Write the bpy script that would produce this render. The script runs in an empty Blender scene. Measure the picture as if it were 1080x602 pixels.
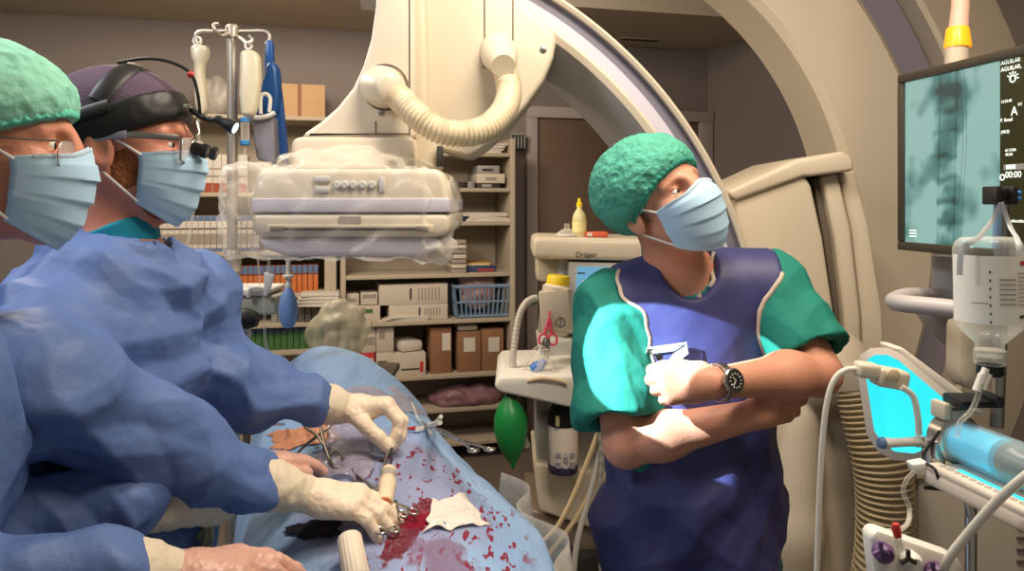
import bpy, bmesh, math, random
import numpy as np
from mathutils import Vector, Matrix
from mathutils.bvhtree import BVHTree
random.seed(7)
S = bpy.context.scene
COL = S.collection
# ------------------------------------------------------------------ camera, world, lights, exposure
FPX, HY, CAMZ = 820.0, 212.0, 1.6
cam = bpy.data.objects.new('camera', bpy.data.cameras.new('camera')); COL.objects.link(cam)
cam.location = (0, 0, CAMZ); cam.rotation_euler = (math.pi/2, 0, 0)
cam.data.sensor_width = 36; cam.data.lens = FPX/1080*36
cam.data.shift_y = -(301-HY)/1080
cam.data.clip_start = 0.02
S.camera = cam
S.view_settings.view_transform = 'Standard'
S.view_settings.look = 'None'
S.view_settings.exposure = 0.0
S.view_settings.gamma = 1
S.view_settings.use_curve_mapping = False
w = bpy.data.worlds.new('world'); S.world = w; w.use_nodes = True
w.node_tree.nodes['Background'].inputs[0].default_value = (1.0, .90, .78, 1)
w.node_tree.nodes['Background'].inputs[1].default_value = 0.22
def area(name, loc, target, size, power, col):
    l = bpy.data.lights.new(name, 'AREA'); l.energy = power; l.size = size; l.color = col; l.shape = 'DISK'
    o = bpy.data.objects.new(name, l); COL.objects.link(o); o.location = loc
    o.rotation_euler = (Vector(target)-Vector(loc)).to_track_quat('-Z', 'Y').to_euler()
    return o
def spot(name, loc, target, power, col, angle, blend, rad):
    l = bpy.data.lights.new(name, 'SPOT'); l.energy = power; l.color = col
    l.spot_size = math.radians(angle); l.spot_blend = blend; l.shadow_soft_size = rad
    o = bpy.data.objects.new(name, l); COL.objects.link(o); o.location = loc
    o.rotation_euler = (Vector(target)-Vector(loc)).to_track_quat('-Z', 'Y').to_euler()
    return o
area('ceiling_lamp_field', (.15, 1.32, 2.72), (-.2, 1.5, 1.0), .4, 20, (1.0, .88, .74))
area('ceiling_lamp_right', (.8, .9, 2.75), (.85, 1.9, 1.2), .6, 26, (1.0, .82, .62))
area('ceiling_lamp_back', (-.9, 2.9, 2.9), (-.9, 4.6, 1.3), .8, 56, (1.0, .84, .68))
pl_ = bpy.data.lights.new('back_fill_light', 'POINT'); pl_.energy = 38; pl_.color = (1.0, .86, .62); pl_.shadow_soft_size = .15  # unseen point light added to brighten the soffit and back wall
po_ = bpy.data.objects.new('back_fill_light', pl_); COL.objects.link(po_); po_.location = (-1.3, 2.5, 2.42)
area('ceiling_lamp_left', (-1.5, 1.0, 2.7), (-.7, 1.4, 1.2), .5, 20, (.93, .95, 1.0))
spot('headlamp_beam', (-.452, 1.258, 1.722), (.256, 1.50, 1.300), 260, (.74, .93, 1.0), 16.2, .05, .004)

# ------------------------------------------------------------------ helpers
def P(px, py, Y): return Vector(((px-540)/FPX*Y, Y, CAMZ+(HY-py)/FPX*Y))
def L1(c):
    c /= 255.0
    return c/12.92 if c <= .04045 else ((c+.055)/1.055)**2.4
def rgb(r, g, b): return (L1(r), L1(g), L1(b), 1)
MATS = {}
def mat(name, col, rough=.5, metal=0, bump=0, bscale=60, bdet=3, var=0, vscale=8, emit=None, estr=0, trans=0, alpha=1, ior=1.45, spec=.5, sheen=0, sub=0, stretch=None, coat=0, ridged=0, film=None):
    m = bpy.data.materials.new(name); m.use_nodes = True; MATS[name] = m
    nt = m.node_tree; b = nt.nodes['Principled BSDF']; I = b.inputs
    c = rgb(*col); I['Base Color'].default_value = c
    I['Roughness'].default_value = rough; I['Metallic'].default_value = metal
    I['IOR'].default_value = ior; I['Specular IOR Level'].default_value = spec
    I['Transmission Weight'].default_value = trans; I['Alpha'].default_value = alpha
    I['Sheen Weight'].default_value = sheen; I['Coat Weight'].default_value = coat
    if sub:
        I['Subsurface Weight'].default_value = sub; I['Subsurface Radius'].default_value = (1, .4, .25); I['Subsurface Scale'].default_value = .006
    if emit:
        I['Emission Color'].default_value = rgb(*emit); I['Emission Strength'].default_value = estr
    tc = nt.nodes.new('ShaderNodeTexCoord')
    src = tc.outputs['Object']
    if stretch:
        mp = nt.nodes.new('ShaderNodeMapping'); mp.inputs['Scale'].default_value = stretch
        nt.links.new(src, mp.inputs[0]); src = mp.outputs[0]
    if var:
        n = nt.nodes.new('ShaderNodeTexNoise'); n.inputs['Scale'].default_value = vscale; n.inputs['Detail'].default_value = 4
        r = nt.nodes.new('ShaderNodeMapRange'); r.inputs[3].default_value = 1-var; r.inputs[4].default_value = 1+var
        mx = nt.nodes.new('ShaderNodeVectorMath'); mx.operation = 'SCALE'; mx.inputs[0].default_value = c[:3]
        nt.links.new(src, n.inputs['Vector']); nt.links.new(n.outputs[0], r.inputs[0]); nt.links.new(r.outputs[0], mx.inputs['Scale'])
        nt.links.new(mx.outputs[0], I['Base Color'])
    if film:
        lw = nt.nodes.new('ShaderNodeLayerWeight'); lw.inputs[0].default_value = .55
        rm = nt.nodes.new('ShaderNodeMapRange'); rm.inputs[3].default_value = film[0]; rm.inputs[4].default_value = film[1]
        nt.links.new(lw.outputs['Facing'], rm.inputs[0]); nt.links.new(rm.outputs[0], I['Alpha'])
    if ridged:
        n = nt.nodes.new('ShaderNodeTexNoise'); n.noise_type = 'RIDGED_MULTIFRACTAL'; n.inputs['Scale'].default_value = ridged; n.inputs['Detail'].default_value = 3; n.inputs['Distortion'].default_value = .6
        bq = nt.nodes.new('ShaderNodeBump'); bq.inputs['Strength'].default_value = .6; bq.inputs['Distance'].default_value = .012
        nt.links.new(src, n.inputs['Vector']); nt.links.new(n.outputs[0], bq.inputs['Height']); nt.links.new(bq.outputs[0], I['Normal'])
    if bump:
        n = nt.nodes.new('ShaderNodeTexNoise'); n.inputs['Scale'].default_value = bscale; n.inputs['Detail'].default_value = bdet
        bp = nt.nodes.new('ShaderNodeBump'); bp.inputs['Strength'].default_value = bump; bp.inputs['Distance'].default_value = .01
        nt.links.new(src, n.inputs['Vector']); nt.links.new(n.outputs[0], bp.inputs['Height']); nt.links.new(bp.outputs[0], I['Normal'])
        if ridged: nt.links.new(bq.outputs[0], bp.inputs['Normal'])
        if film: nt.links.new(bp.outputs[0], lw.inputs['Normal'])
    return m
class MB:
    def __init__(s): s.v = []; s.f = []
    def add(s, v, f):
        k = len(s.v); s.v += [Vector(q) for q in v]; s.f += [tuple(i+k for i in q) for q in f]; return s
    def bm(s, bm):
        bm.verts.index_update(); s.add([v.co.copy() for v in bm.verts], [[v.index for v in f.verts] for f in bm.faces]); bm.free(); return s
    def box(s, c, size, R=None, bev=0, seg=2, taper=None):
        b = bmesh.new(); bmesh.ops.create_cube(b, size=1)
        for v in b.verts:
            if taper and v.co.z > 0: v.co.x *= taper[0]; v.co.y *= taper[1]
            v.co = Vector((v.co.x*size[0], v.co.y*size[1], v.co.z*size[2]))
        if bev: bmesh.ops.bevel(b, geom=list(b.edges), offset=min(bev, min(size)*.48), segments=seg, profile=.5, affect='EDGES')
        M = Matrix.Translation(Vector(c)) @ (R.to_4x4() if R else Matrix.Identity(4))
        bmesh.ops.transform(b, matrix=M, verts=b.verts); return s.bm(b)
    def prism(s, pts, vec, bev=0, seg=2):
        b = bmesh.new(); vs = [b.verts.new(p) for p in pts]; f = b.faces.new(vs)
        r = bmesh.ops.extrude_face_region(b, geom=[f])
        bmesh.ops.translate(b, vec=Vector(vec), verts=[e for e in r['geom'] if isinstance(e, bmesh.types.BMVert)])
        bmesh.ops.recalc_face_normals(b, faces=b.faces)
        if bev:
            es = [e for e in b.edges if len(e.link_faces) == 2 and e.calc_face_angle(0) > .5]
            bmesh.ops.bevel(b, geom=es, offset=bev, segments=seg, profile=.5, affect='EDGES')
        return s.bm(b)
    def tube(s, pts, r, seg=12, closed=False, cap=True, flat=None):
        pts = [Vector(p) for p in pts]; n = len(pts)
        rs = list(r) if hasattr(r, '__len__') else [r]*n
        T = []
        for i in range(n):
            a = pts[(i-1) % n] if (closed or i > 0) else pts[i]; c = pts[(i+1) % n] if (closed or i < n-1) else pts[i]
            T.append((c-a).normalized() if (c-a).length > 1e-9 else Vector((0, 0, 1)))
        N = T[0].orthogonal().normalized() if flat is None else (Vector(flat)-T[0]*Vector(flat).dot(T[0])).normalized()
        V = []
        for i in range(n):
            if i: N = (T[i-1].rotation_difference(T[i])) @ N; N = (N-T[i]*N.dot(T[i])).normalized()
            B = T[i].cross(N)
            rr = rs[i]; ra, rb = (rr if hasattr(rr, '__len__') else (rr, rr))
            for k in range(seg):
                a = 2*math.pi*k/seg; V.append(pts[i]+N*math.cos(a)*ra+B*math.sin(a)*rb)
        F = []
        for i in range(n if closed else n-1):
            for k in range(seg):
                a, b_ = i*seg+k, i*seg+(k+1) % seg; c, d = ((i+1) % n)*seg+(k+1) % seg, ((i+1) % n)*seg+k
                F.append((a, b_, c, d))
        if cap and not closed: F.append(tuple(range(seg))[::-1]); F.append(tuple((n-1)*seg+k for k in range(seg)))
        return s.add(V, F)
    def lathe(s, base, axis, prof, seg=28, cap=True):
        base = Vector(base); ax = Vector(axis).normalized()
        u = ax.orthogonal().normalized(); v = ax.cross(u); V = []; F = []
        for (r, h) in prof:
            for k in range(seg):
                a = 2*math.pi*k/seg; V.append(base+ax*h+u*math.cos(a)*r+v*math.sin(a)*r)
        for i in range(len(prof)-1):
            for k in range(seg): F.append((i*seg+k, i*seg+(k+1) % seg, (i+1)*seg+(k+1) % seg, (i+1)*seg+k))
        if cap:
            F.append(tuple(range(seg))[::-1]); F.append(tuple((len(prof)-1)*seg+k for k in range(seg)))
        return s.add(V, F)
    def ell(s, c, r, R=None, seg=20):
        b = bmesh.new(); bmesh.ops.create_uvsphere(b, u_segments=seg, v_segments=max(8, seg*2//3), radius=1)
        M = Matrix.Translation(Vector(c)) @ (R.to_4x4() if R else Matrix.Identity(4)) @ Matrix.Diagonal((r[0], r[1], r[2], 1))
        bmesh.ops.transform(b, matrix=M, verts=b.verts); return s.bm(b)
    def grid(s, fn, nu, nv):
        V = [fn(i/nu, j/nv) for i in range(nu+1) for j in range(nv+1)]
        return s.add(V, [(i*(nv+1)+j, (i+1)*(nv+1)+j, (i+1)*(nv+1)+j+1, i*(nv+1)+j+1) for i in range(nu) for j in range(nv)])
    def build(s, name, m, parent=None, label=None, cat=None, group=None, kind=None, smooth=40, sol=0, sub=0, origin=None):
        me = bpy.data.meshes.new(name)
        if parent is not None: og = world_loc(parent)
        elif origin is not None: og = Vector(origin)
        elif kind == 'structure': og = Vector((0, 0, 0))
        else:
            xs = np.array([tuple(v) for v in s.v]); og = Vector(((xs[:, 0].min()+xs[:, 0].max())/2, (xs[:, 1].min()+xs[:, 1].max())/2, xs[:, 2].min()))
        me.from_pydata([v-og for v in s.v], [], s.f); me.update()
        b = bmesh.new(); b.from_mesh(me); bmesh.ops.recalc_face_normals(b, faces=b.faces); b.to_mesh(me); b.free()
        if smooth:
            for p in me.polygons: p.use_smooth = True
            me.set_sharp_from_angle(angle=math.radians(smooth))
        return link(name, me, m, og, parent, label, cat, group, kind, sol, sub)
def link(name, me, m, og, parent=None, label=None, cat=None, group=None, kind=None, sol=0, sub=0):
    o = bpy.data.objects.new(name, me); COL.objects.link(o)
    me.materials.append(MATS[m] if isinstance(m, str) else m)
    if parent is not None: o.parent = parent
    else: o.location = og
    if sol: q = o.modifiers.new('solid', 'SOLIDIFY'); q.thickness = sol; q.offset = 0
    if sub: q = o.modifiers.new('sub', 'SUBSURF'); q.levels = sub; q.render_levels = sub
    tag(o, label, cat, group, kind); return o
def world_loc(o):
    l = Vector((0, 0, 0))
    while o is not None: l = l+o.location; o = o.parent
    return l
def tag(o, label=None, cat=None, group=None, kind=None):
    if label: o['label'] = label
    if cat: o['category'] = cat
    if group: o['group'] = group
    if kind: o['kind'] = kind
def thing(name, loc, label, cat, group=None):
    o = bpy.data.objects.new(name, None); COL.objects.link(o); o.location = Vector(loc); o.empty_display_size = .05
    tag(o, label, cat, group); return o
def copy_tree(o, dloc, label=None):
    c = o.copy(); COL.objects.link(c); c.location = o.location+Vector(dloc)
    if label: c['label'] = label
    for ch in list(o.children):
        d = ch.copy(); COL.objects.link(d); d.parent = c
    return c
def spline(pts, n=8, closed=False):
    pts = [Vector(p) for p in pts]; out = []; N = len(pts)
    for i in range(N if closed else N-1):
        g = (lambda k: pts[k % N]) if closed else (lambda k: pts[max(0, min(N-1, k))])
        a, b, c, d = g(i-1), g(i), g(i+1), g(i+2)
        for k in range(n):
            t = k/n
            out.append(.5*((2*b)+(c-a)*t+(2*a-5*b+4*c-d)*t*t+(3*b-a-3*c+d)*t**3))
    if not closed: out.append(pts[-1])
    return out
def text(body, loc, size, R, m, name, parent, ext=.0003, align='LEFT'):
    cu = bpy.data.curves.new('t', 'FONT'); cu.body = body; cu.size = size; cu.extrude = ext; cu.align_x = align
    t = bpy.data.objects.new('t', cu); COL.objects.link(t)
    dg = bpy.context.evaluated_depsgraph_get(); me = bpy.data.meshes.new_from_object(t.evaluated_get(dg))
    bpy.data.objects.remove(t); og = world_loc(parent)
    M = Matrix.Translation(Vector(loc)-og) @ R.to_4x4(); me.transform(M)
    return link(name, me, m, og, parent)
def frameR(x, y, z):
    return Matrix((x, y, z)).transposed()
RFRONT = frameR(Vector((1, 0, 0)), Vector((0, 0, 1)), Vector((0, -1, 0)))    # text facing -Y

# ------------------------------------------------------------------ numpy noise and distance fields
_rs = np.random.RandomState(3); _perm = np.concatenate([_rs.permutation(256)]*3); _grad = _rs.normal(size=(256, 3)); _grad /= np.linalg.norm(_grad, axis=1)[:, None]
def perlin(p):
    i = np.floor(p).astype(int); f = p-i; i &= 255; u = f*f*f*(f*(f*6-15)+10); r = 0
    for a in (0, 1):
        for b in (0, 1):
            for c in (0, 1):
                h = _perm[_perm[_perm[(i[:, 0]+a) & 255]+((i[:, 1]+b) & 255)]+((i[:, 2]+c) & 255)]
                d = ((f-np.array([a, b, c]))*_grad[h]).sum(1)
                r = r+d*(u[:, 0] if a else 1-u[:, 0])*(u[:, 1] if b else 1-u[:, 1])*(u[:, 2] if c else 1-u[:, 2])
    return r
def ridge(p): return 1-np.abs(perlin(p))*2.2
def vec(*a): return np.array([float(t) for t in (a[0] if len(a) == 1 else a)])
def cone(p, a, b, ra, rb):
    a = vec(a); b = vec(b); d = b-a; t = np.clip(((p-a)@d)/max(d@d, 1e-12), 0, 1)
    return np.linalg.norm(p-a-t[:, None]*d, axis=1)-(ra+(rb-ra)*t)
def sph(p, c, r): return np.linalg.norm(p-vec(c), axis=1)-r
def ell(p, c, r, R=None):
    q = p-vec(c)
    if R is not None: q = q@R          # columns of R are the axes
    r = vec(r); k0 = np.linalg.norm(q/r, axis=1); k1 = np.linalg.norm(q/(r*r), axis=1)
    return k0*(k0-1)/np.maximum(k1, 1e-9)
def smin(a, b, k):
    h = np.clip(.5+.5*(b-a)/k, 0, 1); return b+(a-b)*h-k*h*(1-h)
def smax(a, b, k): return -smin(-a, -b, k)
def chain(p, pts, rs, k=.03):
    d = None
    for i in range(len(pts)-1):
        c = cone(p, pts[i], pts[i+1], rs[i], rs[i+1]); d = c if d is None else smin(d, c, k)
    return d
def nets(fn, lo, hi, h):
    lo = vec(lo); hi = vec(hi); n = np.ceil((hi-lo)/h).astype(int)+1
    ax = [lo[i]+h*np.arange(n[i]) for i in range(3)]
    vals = np.full(n, 1., np.float32)
    B = 4; nb = (n+B-1)//B                      # coarse pass, then only the blocks near the surface
    ca_ = [lo[i]+h*(np.arange(nb[i])*B+(B-1)/2) for i in range(3)]
    g = np.stack(np.meshgrid(*ca_, indexing='ij'), -1).reshape(-1, 3)
    cv = np.concatenate([fn(g[k:k+300000]) for k in range(0, len(g), 300000)]).reshape(nb)
    big = np.repeat(np.repeat(np.repeat(cv, B, 0), B, 1), B, 2)[:n[0], :n[1], :n[2]]
    near = np.abs(big) < B*h*1.3+.02
    vals[:] = big
    ii = np.nonzero(near)
    pts = np.stack([lo[i]+h*ii[i] for i in range(3)], 1)
    vals[ii] = np.concatenate([fn(pts[k:k+300000]) for k in range(0, len(pts), 300000)])
    s = vals < 0
    m = n-1; cs = np.zeros(m, np.int8)
    for a in (0, 1):
        for b in (0, 1):
            for c in (0, 1): cs += s[a:a+m[0], b:b+m[1], c:c+m[2]]
    I, J, K = np.nonzero((cs > 0) & (cs < 8))
    idx = -np.ones(m, np.int32); idx[I, J, K] = np.arange(len(I))
    acc = np.zeros((len(I), 3)); cnt = np.zeros(len(I))
    cor = [(a, b, c) for a in (0, 1) for b in (0, 1) for c in (0, 1)]
    for A in cor:
        for B in cor:
            if A < B and sum(abs(A[i]-B[i]) for i in range(3)) == 1:
                va = vals[I+A[0], J+A[1], K+A[2]]; vb = vals[I+B[0], J+B[1], K+B[2]]; q = (va < 0) != (vb < 0)
                t = np.where(q, va/np.where(q, va-vb, 1), 0)
                pt = np.stack([A[i]+(B[i]-A[i])*t for i in range(3)], 1); acc[q] += pt[q]; cnt[q] += 1
    V = lo+h*(np.stack([I, J, K], 1)+acc/cnt[:, None])
    F = []
    for d in range(3):
        e, f = (d+1) % 3, (d+2) % 3
        sl0 = [slice(None)]*3; sl1 = [slice(None)]*3
        sl0[d] = slice(0, n[d]-1); sl1[d] = slice(1, n[d])
        q = s[tuple(sl0)] != s[tuple(sl1)]
        g = np.stack(np.nonzero(q), 1)
        g = g[(g[:, e] > 0) & (g[:, f] > 0) & (g[:, e] < m[e]) & (g[:, f] < m[f])]
        if not len(g): continue
        def cell(de, df):
            k = g.copy(); k[:, e] -= de; k[:, f] -= df; return idx[k[:, 0], k[:, 1], k[:, 2]]
        quad = np.stack([cell(1, 1), cell(0, 1), cell(0, 0), cell(1, 0)], 1)
        flip = ~s[g[:, 0], g[:, 1], g[:, 2]]
        quad[flip] = quad[flip][:, ::-1]; F.append(quad)
    return V, np.concatenate(F)
def relax(V, F, it=1, lam=.5):
    e = np.concatenate([F[:, [0, 1]], F[:, [1, 2]], F[:, [2, 3]], F[:, [3, 0]]]); e = np.concatenate([e, e[:, ::-1]])
    for _ in range(it):
        a = np.zeros_like(V); np.add.at(a, e[:, 0], V[e[:, 1]]); c = np.bincount(e[:, 0], minlength=len(V))
        V = V+lam*(a/np.maximum(c, 1)[:, None]-V)
    return V
def sdf_obj(name, fn, lo, hi, h, m, parent=None, it=2, label=None, cat=None, disp=None, **kw):
    V, F = nets(fn, lo, hi, h); V = relax(V, F, it)
    me = bpy.data.meshes.new(name)
    og = world_loc(parent) if parent is not None else Vector(((V[:, 0].min()+V[:, 0].max())/2, (V[:, 1].min()+V[:, 1].max())/2, V[:, 2].min()))
    if disp is not None:
        fx = F; nrm = np.zeros_like(V)
        fn_ = np.cross(V[fx[:, 2]]-V[fx[:, 0]], V[fx[:, 3]]-V[fx[:, 1]])
        for k in range(4): np.add.at(nrm, fx[:, k], fn_)
        nrm /= np.maximum(np.linalg.norm(nrm, axis=1), 1e-12)[:, None]
        V = V+nrm*disp(V)[:, None]
    V = V-vec(og)
    me.vertices.add(len(V)); me.vertices.foreach_set('co', V.astype(np.float32).ravel())
    me.loops.add(F.size); me.loops.foreach_set('vertex_index', F.astype(np.int32).ravel())
    me.polygons.add(len(F)); me.polygons.foreach_set('loop_start', (np.arange(len(F))*4).astype(np.int32))
    me.update(calc_edges=True); me.validate()
    me.polygons.foreach_set('use_smooth', np.ones(len(me.polygons), bool))
    return link(name, me, m, og, parent, label, cat, **kw)
# ------------------------------------------------------------------ materials
mat('wall', (132, 122, 118), .85, var=.05, vscale=3, bump=.05, bscale=300)
mat('ceil', (196, 184, 164), .9, var=.03, vscale=2)
mat('floor', (112, 100, 90), .45, var=.08, vscale=5)
mat('trim', (168, 156, 152), .6)
mat('door', (104, 84, 70), .6, var=.08, vscale=6, stretch=(8, 8, .6))
mat('cream', (204, 192, 172), .38, var=.02, vscale=3)
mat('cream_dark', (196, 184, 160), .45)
mat('lilac', (150, 146, 164), .45)
mat('lilac_light', (190, 186, 198), .45)
mat('seam', (96, 86, 74), .6)
mat('black', (22, 21, 22), .5)
mat('dark', (46, 42, 40), .6)
mat('steel', (190, 186, 180), .25, metal=1)
mat('steel_dull', (150, 146, 140), .4, metal=1)
mat('shelf', (176, 162, 142), .65, var=.05, vscale=6)
mat('white', (224, 220, 212), .5)
mat('paper', (206, 198, 186), .8)
mat('cardboard', (140, 100, 72), .85, var=.07, vscale=14)
mat('cardboard_pale', (186, 150, 112), .85, var=.05)
mat('plastic_clear', (235, 228, 214), .2, film=(.14, .6), bump=.8, bscale=22, bdet=5)
mat('blue_plastic', (118, 140, 166), .5)
mat('orange', (196, 110, 58), .6)
mat('blue_spine', (88, 112, 148), .6)
mat('green_spine', (66, 110, 62), .6)
mat('red', (190, 52, 46), .5)
mat('yellow', (238, 204, 40), .5)
mat('pink', (226, 70, 104), .5)
mat('grey', (148, 146, 142), .5)
mat('grey_light', (190, 190, 186), .45)
mat('screen_blue', (40, 60, 80), .3, emit=(120, 190, 225), estr=.7)

def wallpt(px, py, d=0):
    t = (px-540)/FPX; Y = (5.289-d*1.035)/(1-.2665*t); return P(px, py, Y)
WA = Vector((.9662, .2575, 0)); WN = Vector((.2575, -.9662, 0)); UP = Vector((0, 0, 1))
RB = frameR(WA, -WN, UP)
def wz(px, py, d): return wallpt(px, py, d).z
# ------------------------------------------------------------------ the setting
A = Vector((-5, 3.956, 0)); C = Vector((1.43, 5.67, 0)); D = Vector((4.46, -1, 0)); E = Vector((-5, -1, 0))
MB().add([A, C, D, E], [(0, 1, 2, 3)]).build('floor', 'floor', kind='structure')
MB().prism([A, C, C+WN*-.12, A+WN*-.12], (0, 0, 3.0)).build('wall_back', 'wall', kind='structure')
rn = Vector((.91, .414, 0))
MB().prism([C, D, D+rn*.12, C+rn*.12], (0, 0, 3.0)).build('wall_right', 'wall', kind='structure')
MB().prism([E, A, A+Vector((-.12, 0, 0)), E+Vector((-.12, 0, 0))], (0, 0, 3.0)).build('wall_left', 'wall', kind='structure')
MB().prism([q+Vector((0, 0, 2.98)) for q in (A, C, D, E)], (0, 0, .1)).build('ceiling', 'ceil', kind='structure')
MB().prism([q+Vector((0, 0, 2.70)) for q in (A, C, C+WN*.95+WA*.4, A+WN*.95)], (0, 0, .29)).build('trim_1', 'ceil', kind='structure')
MB().prism([q+Vector((0, 0, .0)) for q in (A, C, C+WN*.015, A+WN*.015)], (0, 0, .10)).build('baseboard_back', 'trim', kind='structure')
v = thing('ceiling_vent', wallpt(675, 46, .25), 'thin dark slot vent in the ceiling edge above the double door', 'vent')
v.location.z = 2.695
m_ = MB(); m_.box(v.location, (.30, .06, .012), RB, .003); m_.build('frame', 'trim', v)
m_ = MB()
for k in (-1, 0, 1): m_.box(v.location+WN*(k*.015)+Vector((0, 0, -.005)), (.26, .006, .008), RB)
m_.build('slat', 'dark', v)
v = thing('ceiling_vent', wallpt(20, 10, .55), 'dark slot vent in the ceiling above the surgeon with glasses', 'vent'); v.location.z = 2.695
MB().box(v.location, (.4, .07, .012), RB, .003).build('frame', 'trim', v)
MB().box(v.location+Vector((0, 0, -.005)), (.36, .02, .008), RB).build('slat', 'dark', v)
# double door
dr = bpy.data.objects.new('door_1', None); COL.objects.link(dr); dr.location = wallpt(650, 400, 0); dr.location.z = 0; dr['kind'] = 'structure'
def wbox(px0, px1, z0, z1, d0, d1, bev=0):
    a = wallpt(px0, 300, 0); b = wallpt(px1, 300, 0); L = (b-a).length
    c = (a+b)/2+WN*((d0+d1)/2); c.z = (z0+z1)/2
    return MB().box(c, (L, abs(d1-d0), z1-z0), RB, bev)
zt = wz(600, 126, 0)
wbox(564, 655, .0, zt, .005, .05, .003).build('leaf', 'door', dr)
wbox(657, 733, .0, zt, .005, .05, .003).build('leaf', 'door', dr)
for a_, b_ in ((553, 564), (733, 747)): wbox(a_, b_, 0, zt+.07, .003, .075, .004).build('frame', 'trim', dr)
wbox(553, 747, zt, zt+.075, .003, .08, .004).build('frame', 'trim', dr)
hd = wallpt(572, 283, .06); m_ = MB(); m_.tube([hd, hd+WN*.045, hd+WN*.05+WA*.03, hd+WN*.05+WA*.16], .009); m_.build('handle', 'steel_dull', dr)
sg = thing('door_sign', wallpt(722, 134, .052), 'small olive sign plate with a dark mark high on the right door leaf', 'sign')
MB().box(sg.location, (.10, .008, .085), RB, .002).build('plate', mat('olive', (120, 106, 66), .6), sg)
MB().box(sg.location+WN*.005, (.05, .004, .03), RB, .001).build('mark', 'dark', sg)

# ------------------------------------------------------------------ shelving along the back wall
def shelf_unit(px0, px1, levels, ztop, depth, label, extra=()):
    base = wallpt((px0+px1)/2, 300, depth); base.z = 0
    t = thing('shelving_unit', base, label, 'shelf')
    wl = wallpt(px0, 300, depth); wr = wallpt(px1, 300, depth); wl.z = wr.z = 0
    for q in [wl, wr]:
        MB().box(q-WN*(depth/2-.02)+Vector((0, 0, ztop/2)), (.03, depth-.04, ztop), RB, .003).build('side_panel', 'shelf', t)
    for q in extra:
        e = wallpt(q, 300, depth); e.z = 0
        MB().box(e-WN*.03+Vector((0, 0, ztop/2)), (.04, .05, ztop), RB, .003).build('upright', 'shelf', t)
    L = (wr-wl).length
    for z in levels: MB().box((wl+wr)/2-WN*(depth/2-.02)+Vector((0, 0, z-.012)), (L-.031, depth-.05, .024), RB, .003).build('shelf_board', 'shelf', t)
    MB().box((wl+wr)/2-WN*(depth-.015)+Vector((0, 0, ztop/2)), (L-.031, .012, ztop), RB).build('back_panel', 'shelf', t)
    return t
RD = .42
RZ = {k: wz(460, k, RD) for k in (160, 198, 234, 289, 338, 396, 432)}
shelf_unit(362, 541, list(RZ.values())+[.12], wz(540, 146, RD), RD, 'open beige shelving unit with cartons and a blue basket, left of the brown door')
LD = .42
LZ = {k: wz(230, k, LD) for k in (120, 203, 266, 312, 344, 374)}
shelf_unit(92, 352, list(LZ.values())+[.12], wz(200, 121, LD), LD, 'open beige shelving unit filled with rows of files behind the drip stand', (346,))
# tall worktop edge running the length of the right unit
def onshelf(px, z, d, w, h, dep, name, m, label, cat, parts=(), group=None, rot=0, bev=.003):
    c = wallpt(px, 300, d); c.z = z+.0006
    R = RB @ Matrix.Rotation(rot, 3, 'Z')
    t = thing(name, c, label, cat, group)
    MB().box(c+Vector((0, 0, h/2)), (w, dep, h), R, bev).build('body', m, t)
    for (nm, mm, x0, x1, z0, z1) in parts:      # patches on the front face, fractions
        q = c+R @ Vector(((x0+x1)/2*w-w/2, -dep/2-.0012, (z0+z1)/2*h)); MB().box(q, ((x1-x0)*w, .002, (z1-z0)*h), R).build(nm, mm, t)
    return t
F1 = .36
mat('boxwhite', (196, 184, 168), .75, var=.04); mat('boxlabel', (150, 140, 130), .8); mat('marker', (70, 62, 58), .8)
# worktop level 338
z0 = RZ[338]
onshelf(433, z0+.095, .22, .42, .125, .3, 'carton', 'boxwhite', 'long white carton with a dark vent slot, upper of two stacked on the worktop', 'box', [('vent_slot', 'marker', .44, .47, .25, .8)]+[('print', 'boxlabel', .56+.05*k, .58+.05*k, .2, .8) for k in range(7)])
onshelf(438, z0, .22, .36, .094, .3, 'carton', 'boxwhite', 'long white carton lying under another one on the worktop', 'box', [('vent_slot', 'marker', .5, .53, .25, .8)]+[('print', 'boxlabel', .6+.05*k, .62+.05*k, .3, .75) for k in range(6)])
onshelf(371, z0+.10, .25, .075, .07, .2, 'carton', 'boxwhite', 'small white carton standing at the left end above the worktop', 'box', [('print', 'boxlabel', .2, .8, .3, .6)])
onshelf(388, z0+.10, .25, .10, .075, .2, 'carton', 'boxwhite', 'small white carton beside the long stacked cartons', 'box', [('print', 'boxlabel', .1, .9, .55, .85)])
onshelf(380, z0, .25, .22, .096, .24, 'carton', 'boxwhite', 'flat wide white carton under the two small cartons', 'box', [('print', 'boxlabel', .1, .6, .5, .9), ('green_mark', 'green_spine', .6, .8, .55, .8)])
for k in range(4):
    onshelf(425+k*2, z0+k*.007, .36, .30-.02*k, .006, .09, 'document', 'paper', ['white papers lying at the front of the worktop, lowest sheet', 'second sheet of the papers on the worktop', 'third sheet of the papers on the worktop', 'topmost sheet of the papers at the front of the worktop'][k], 'paper', rot=.05*k, bev=.001)
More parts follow.
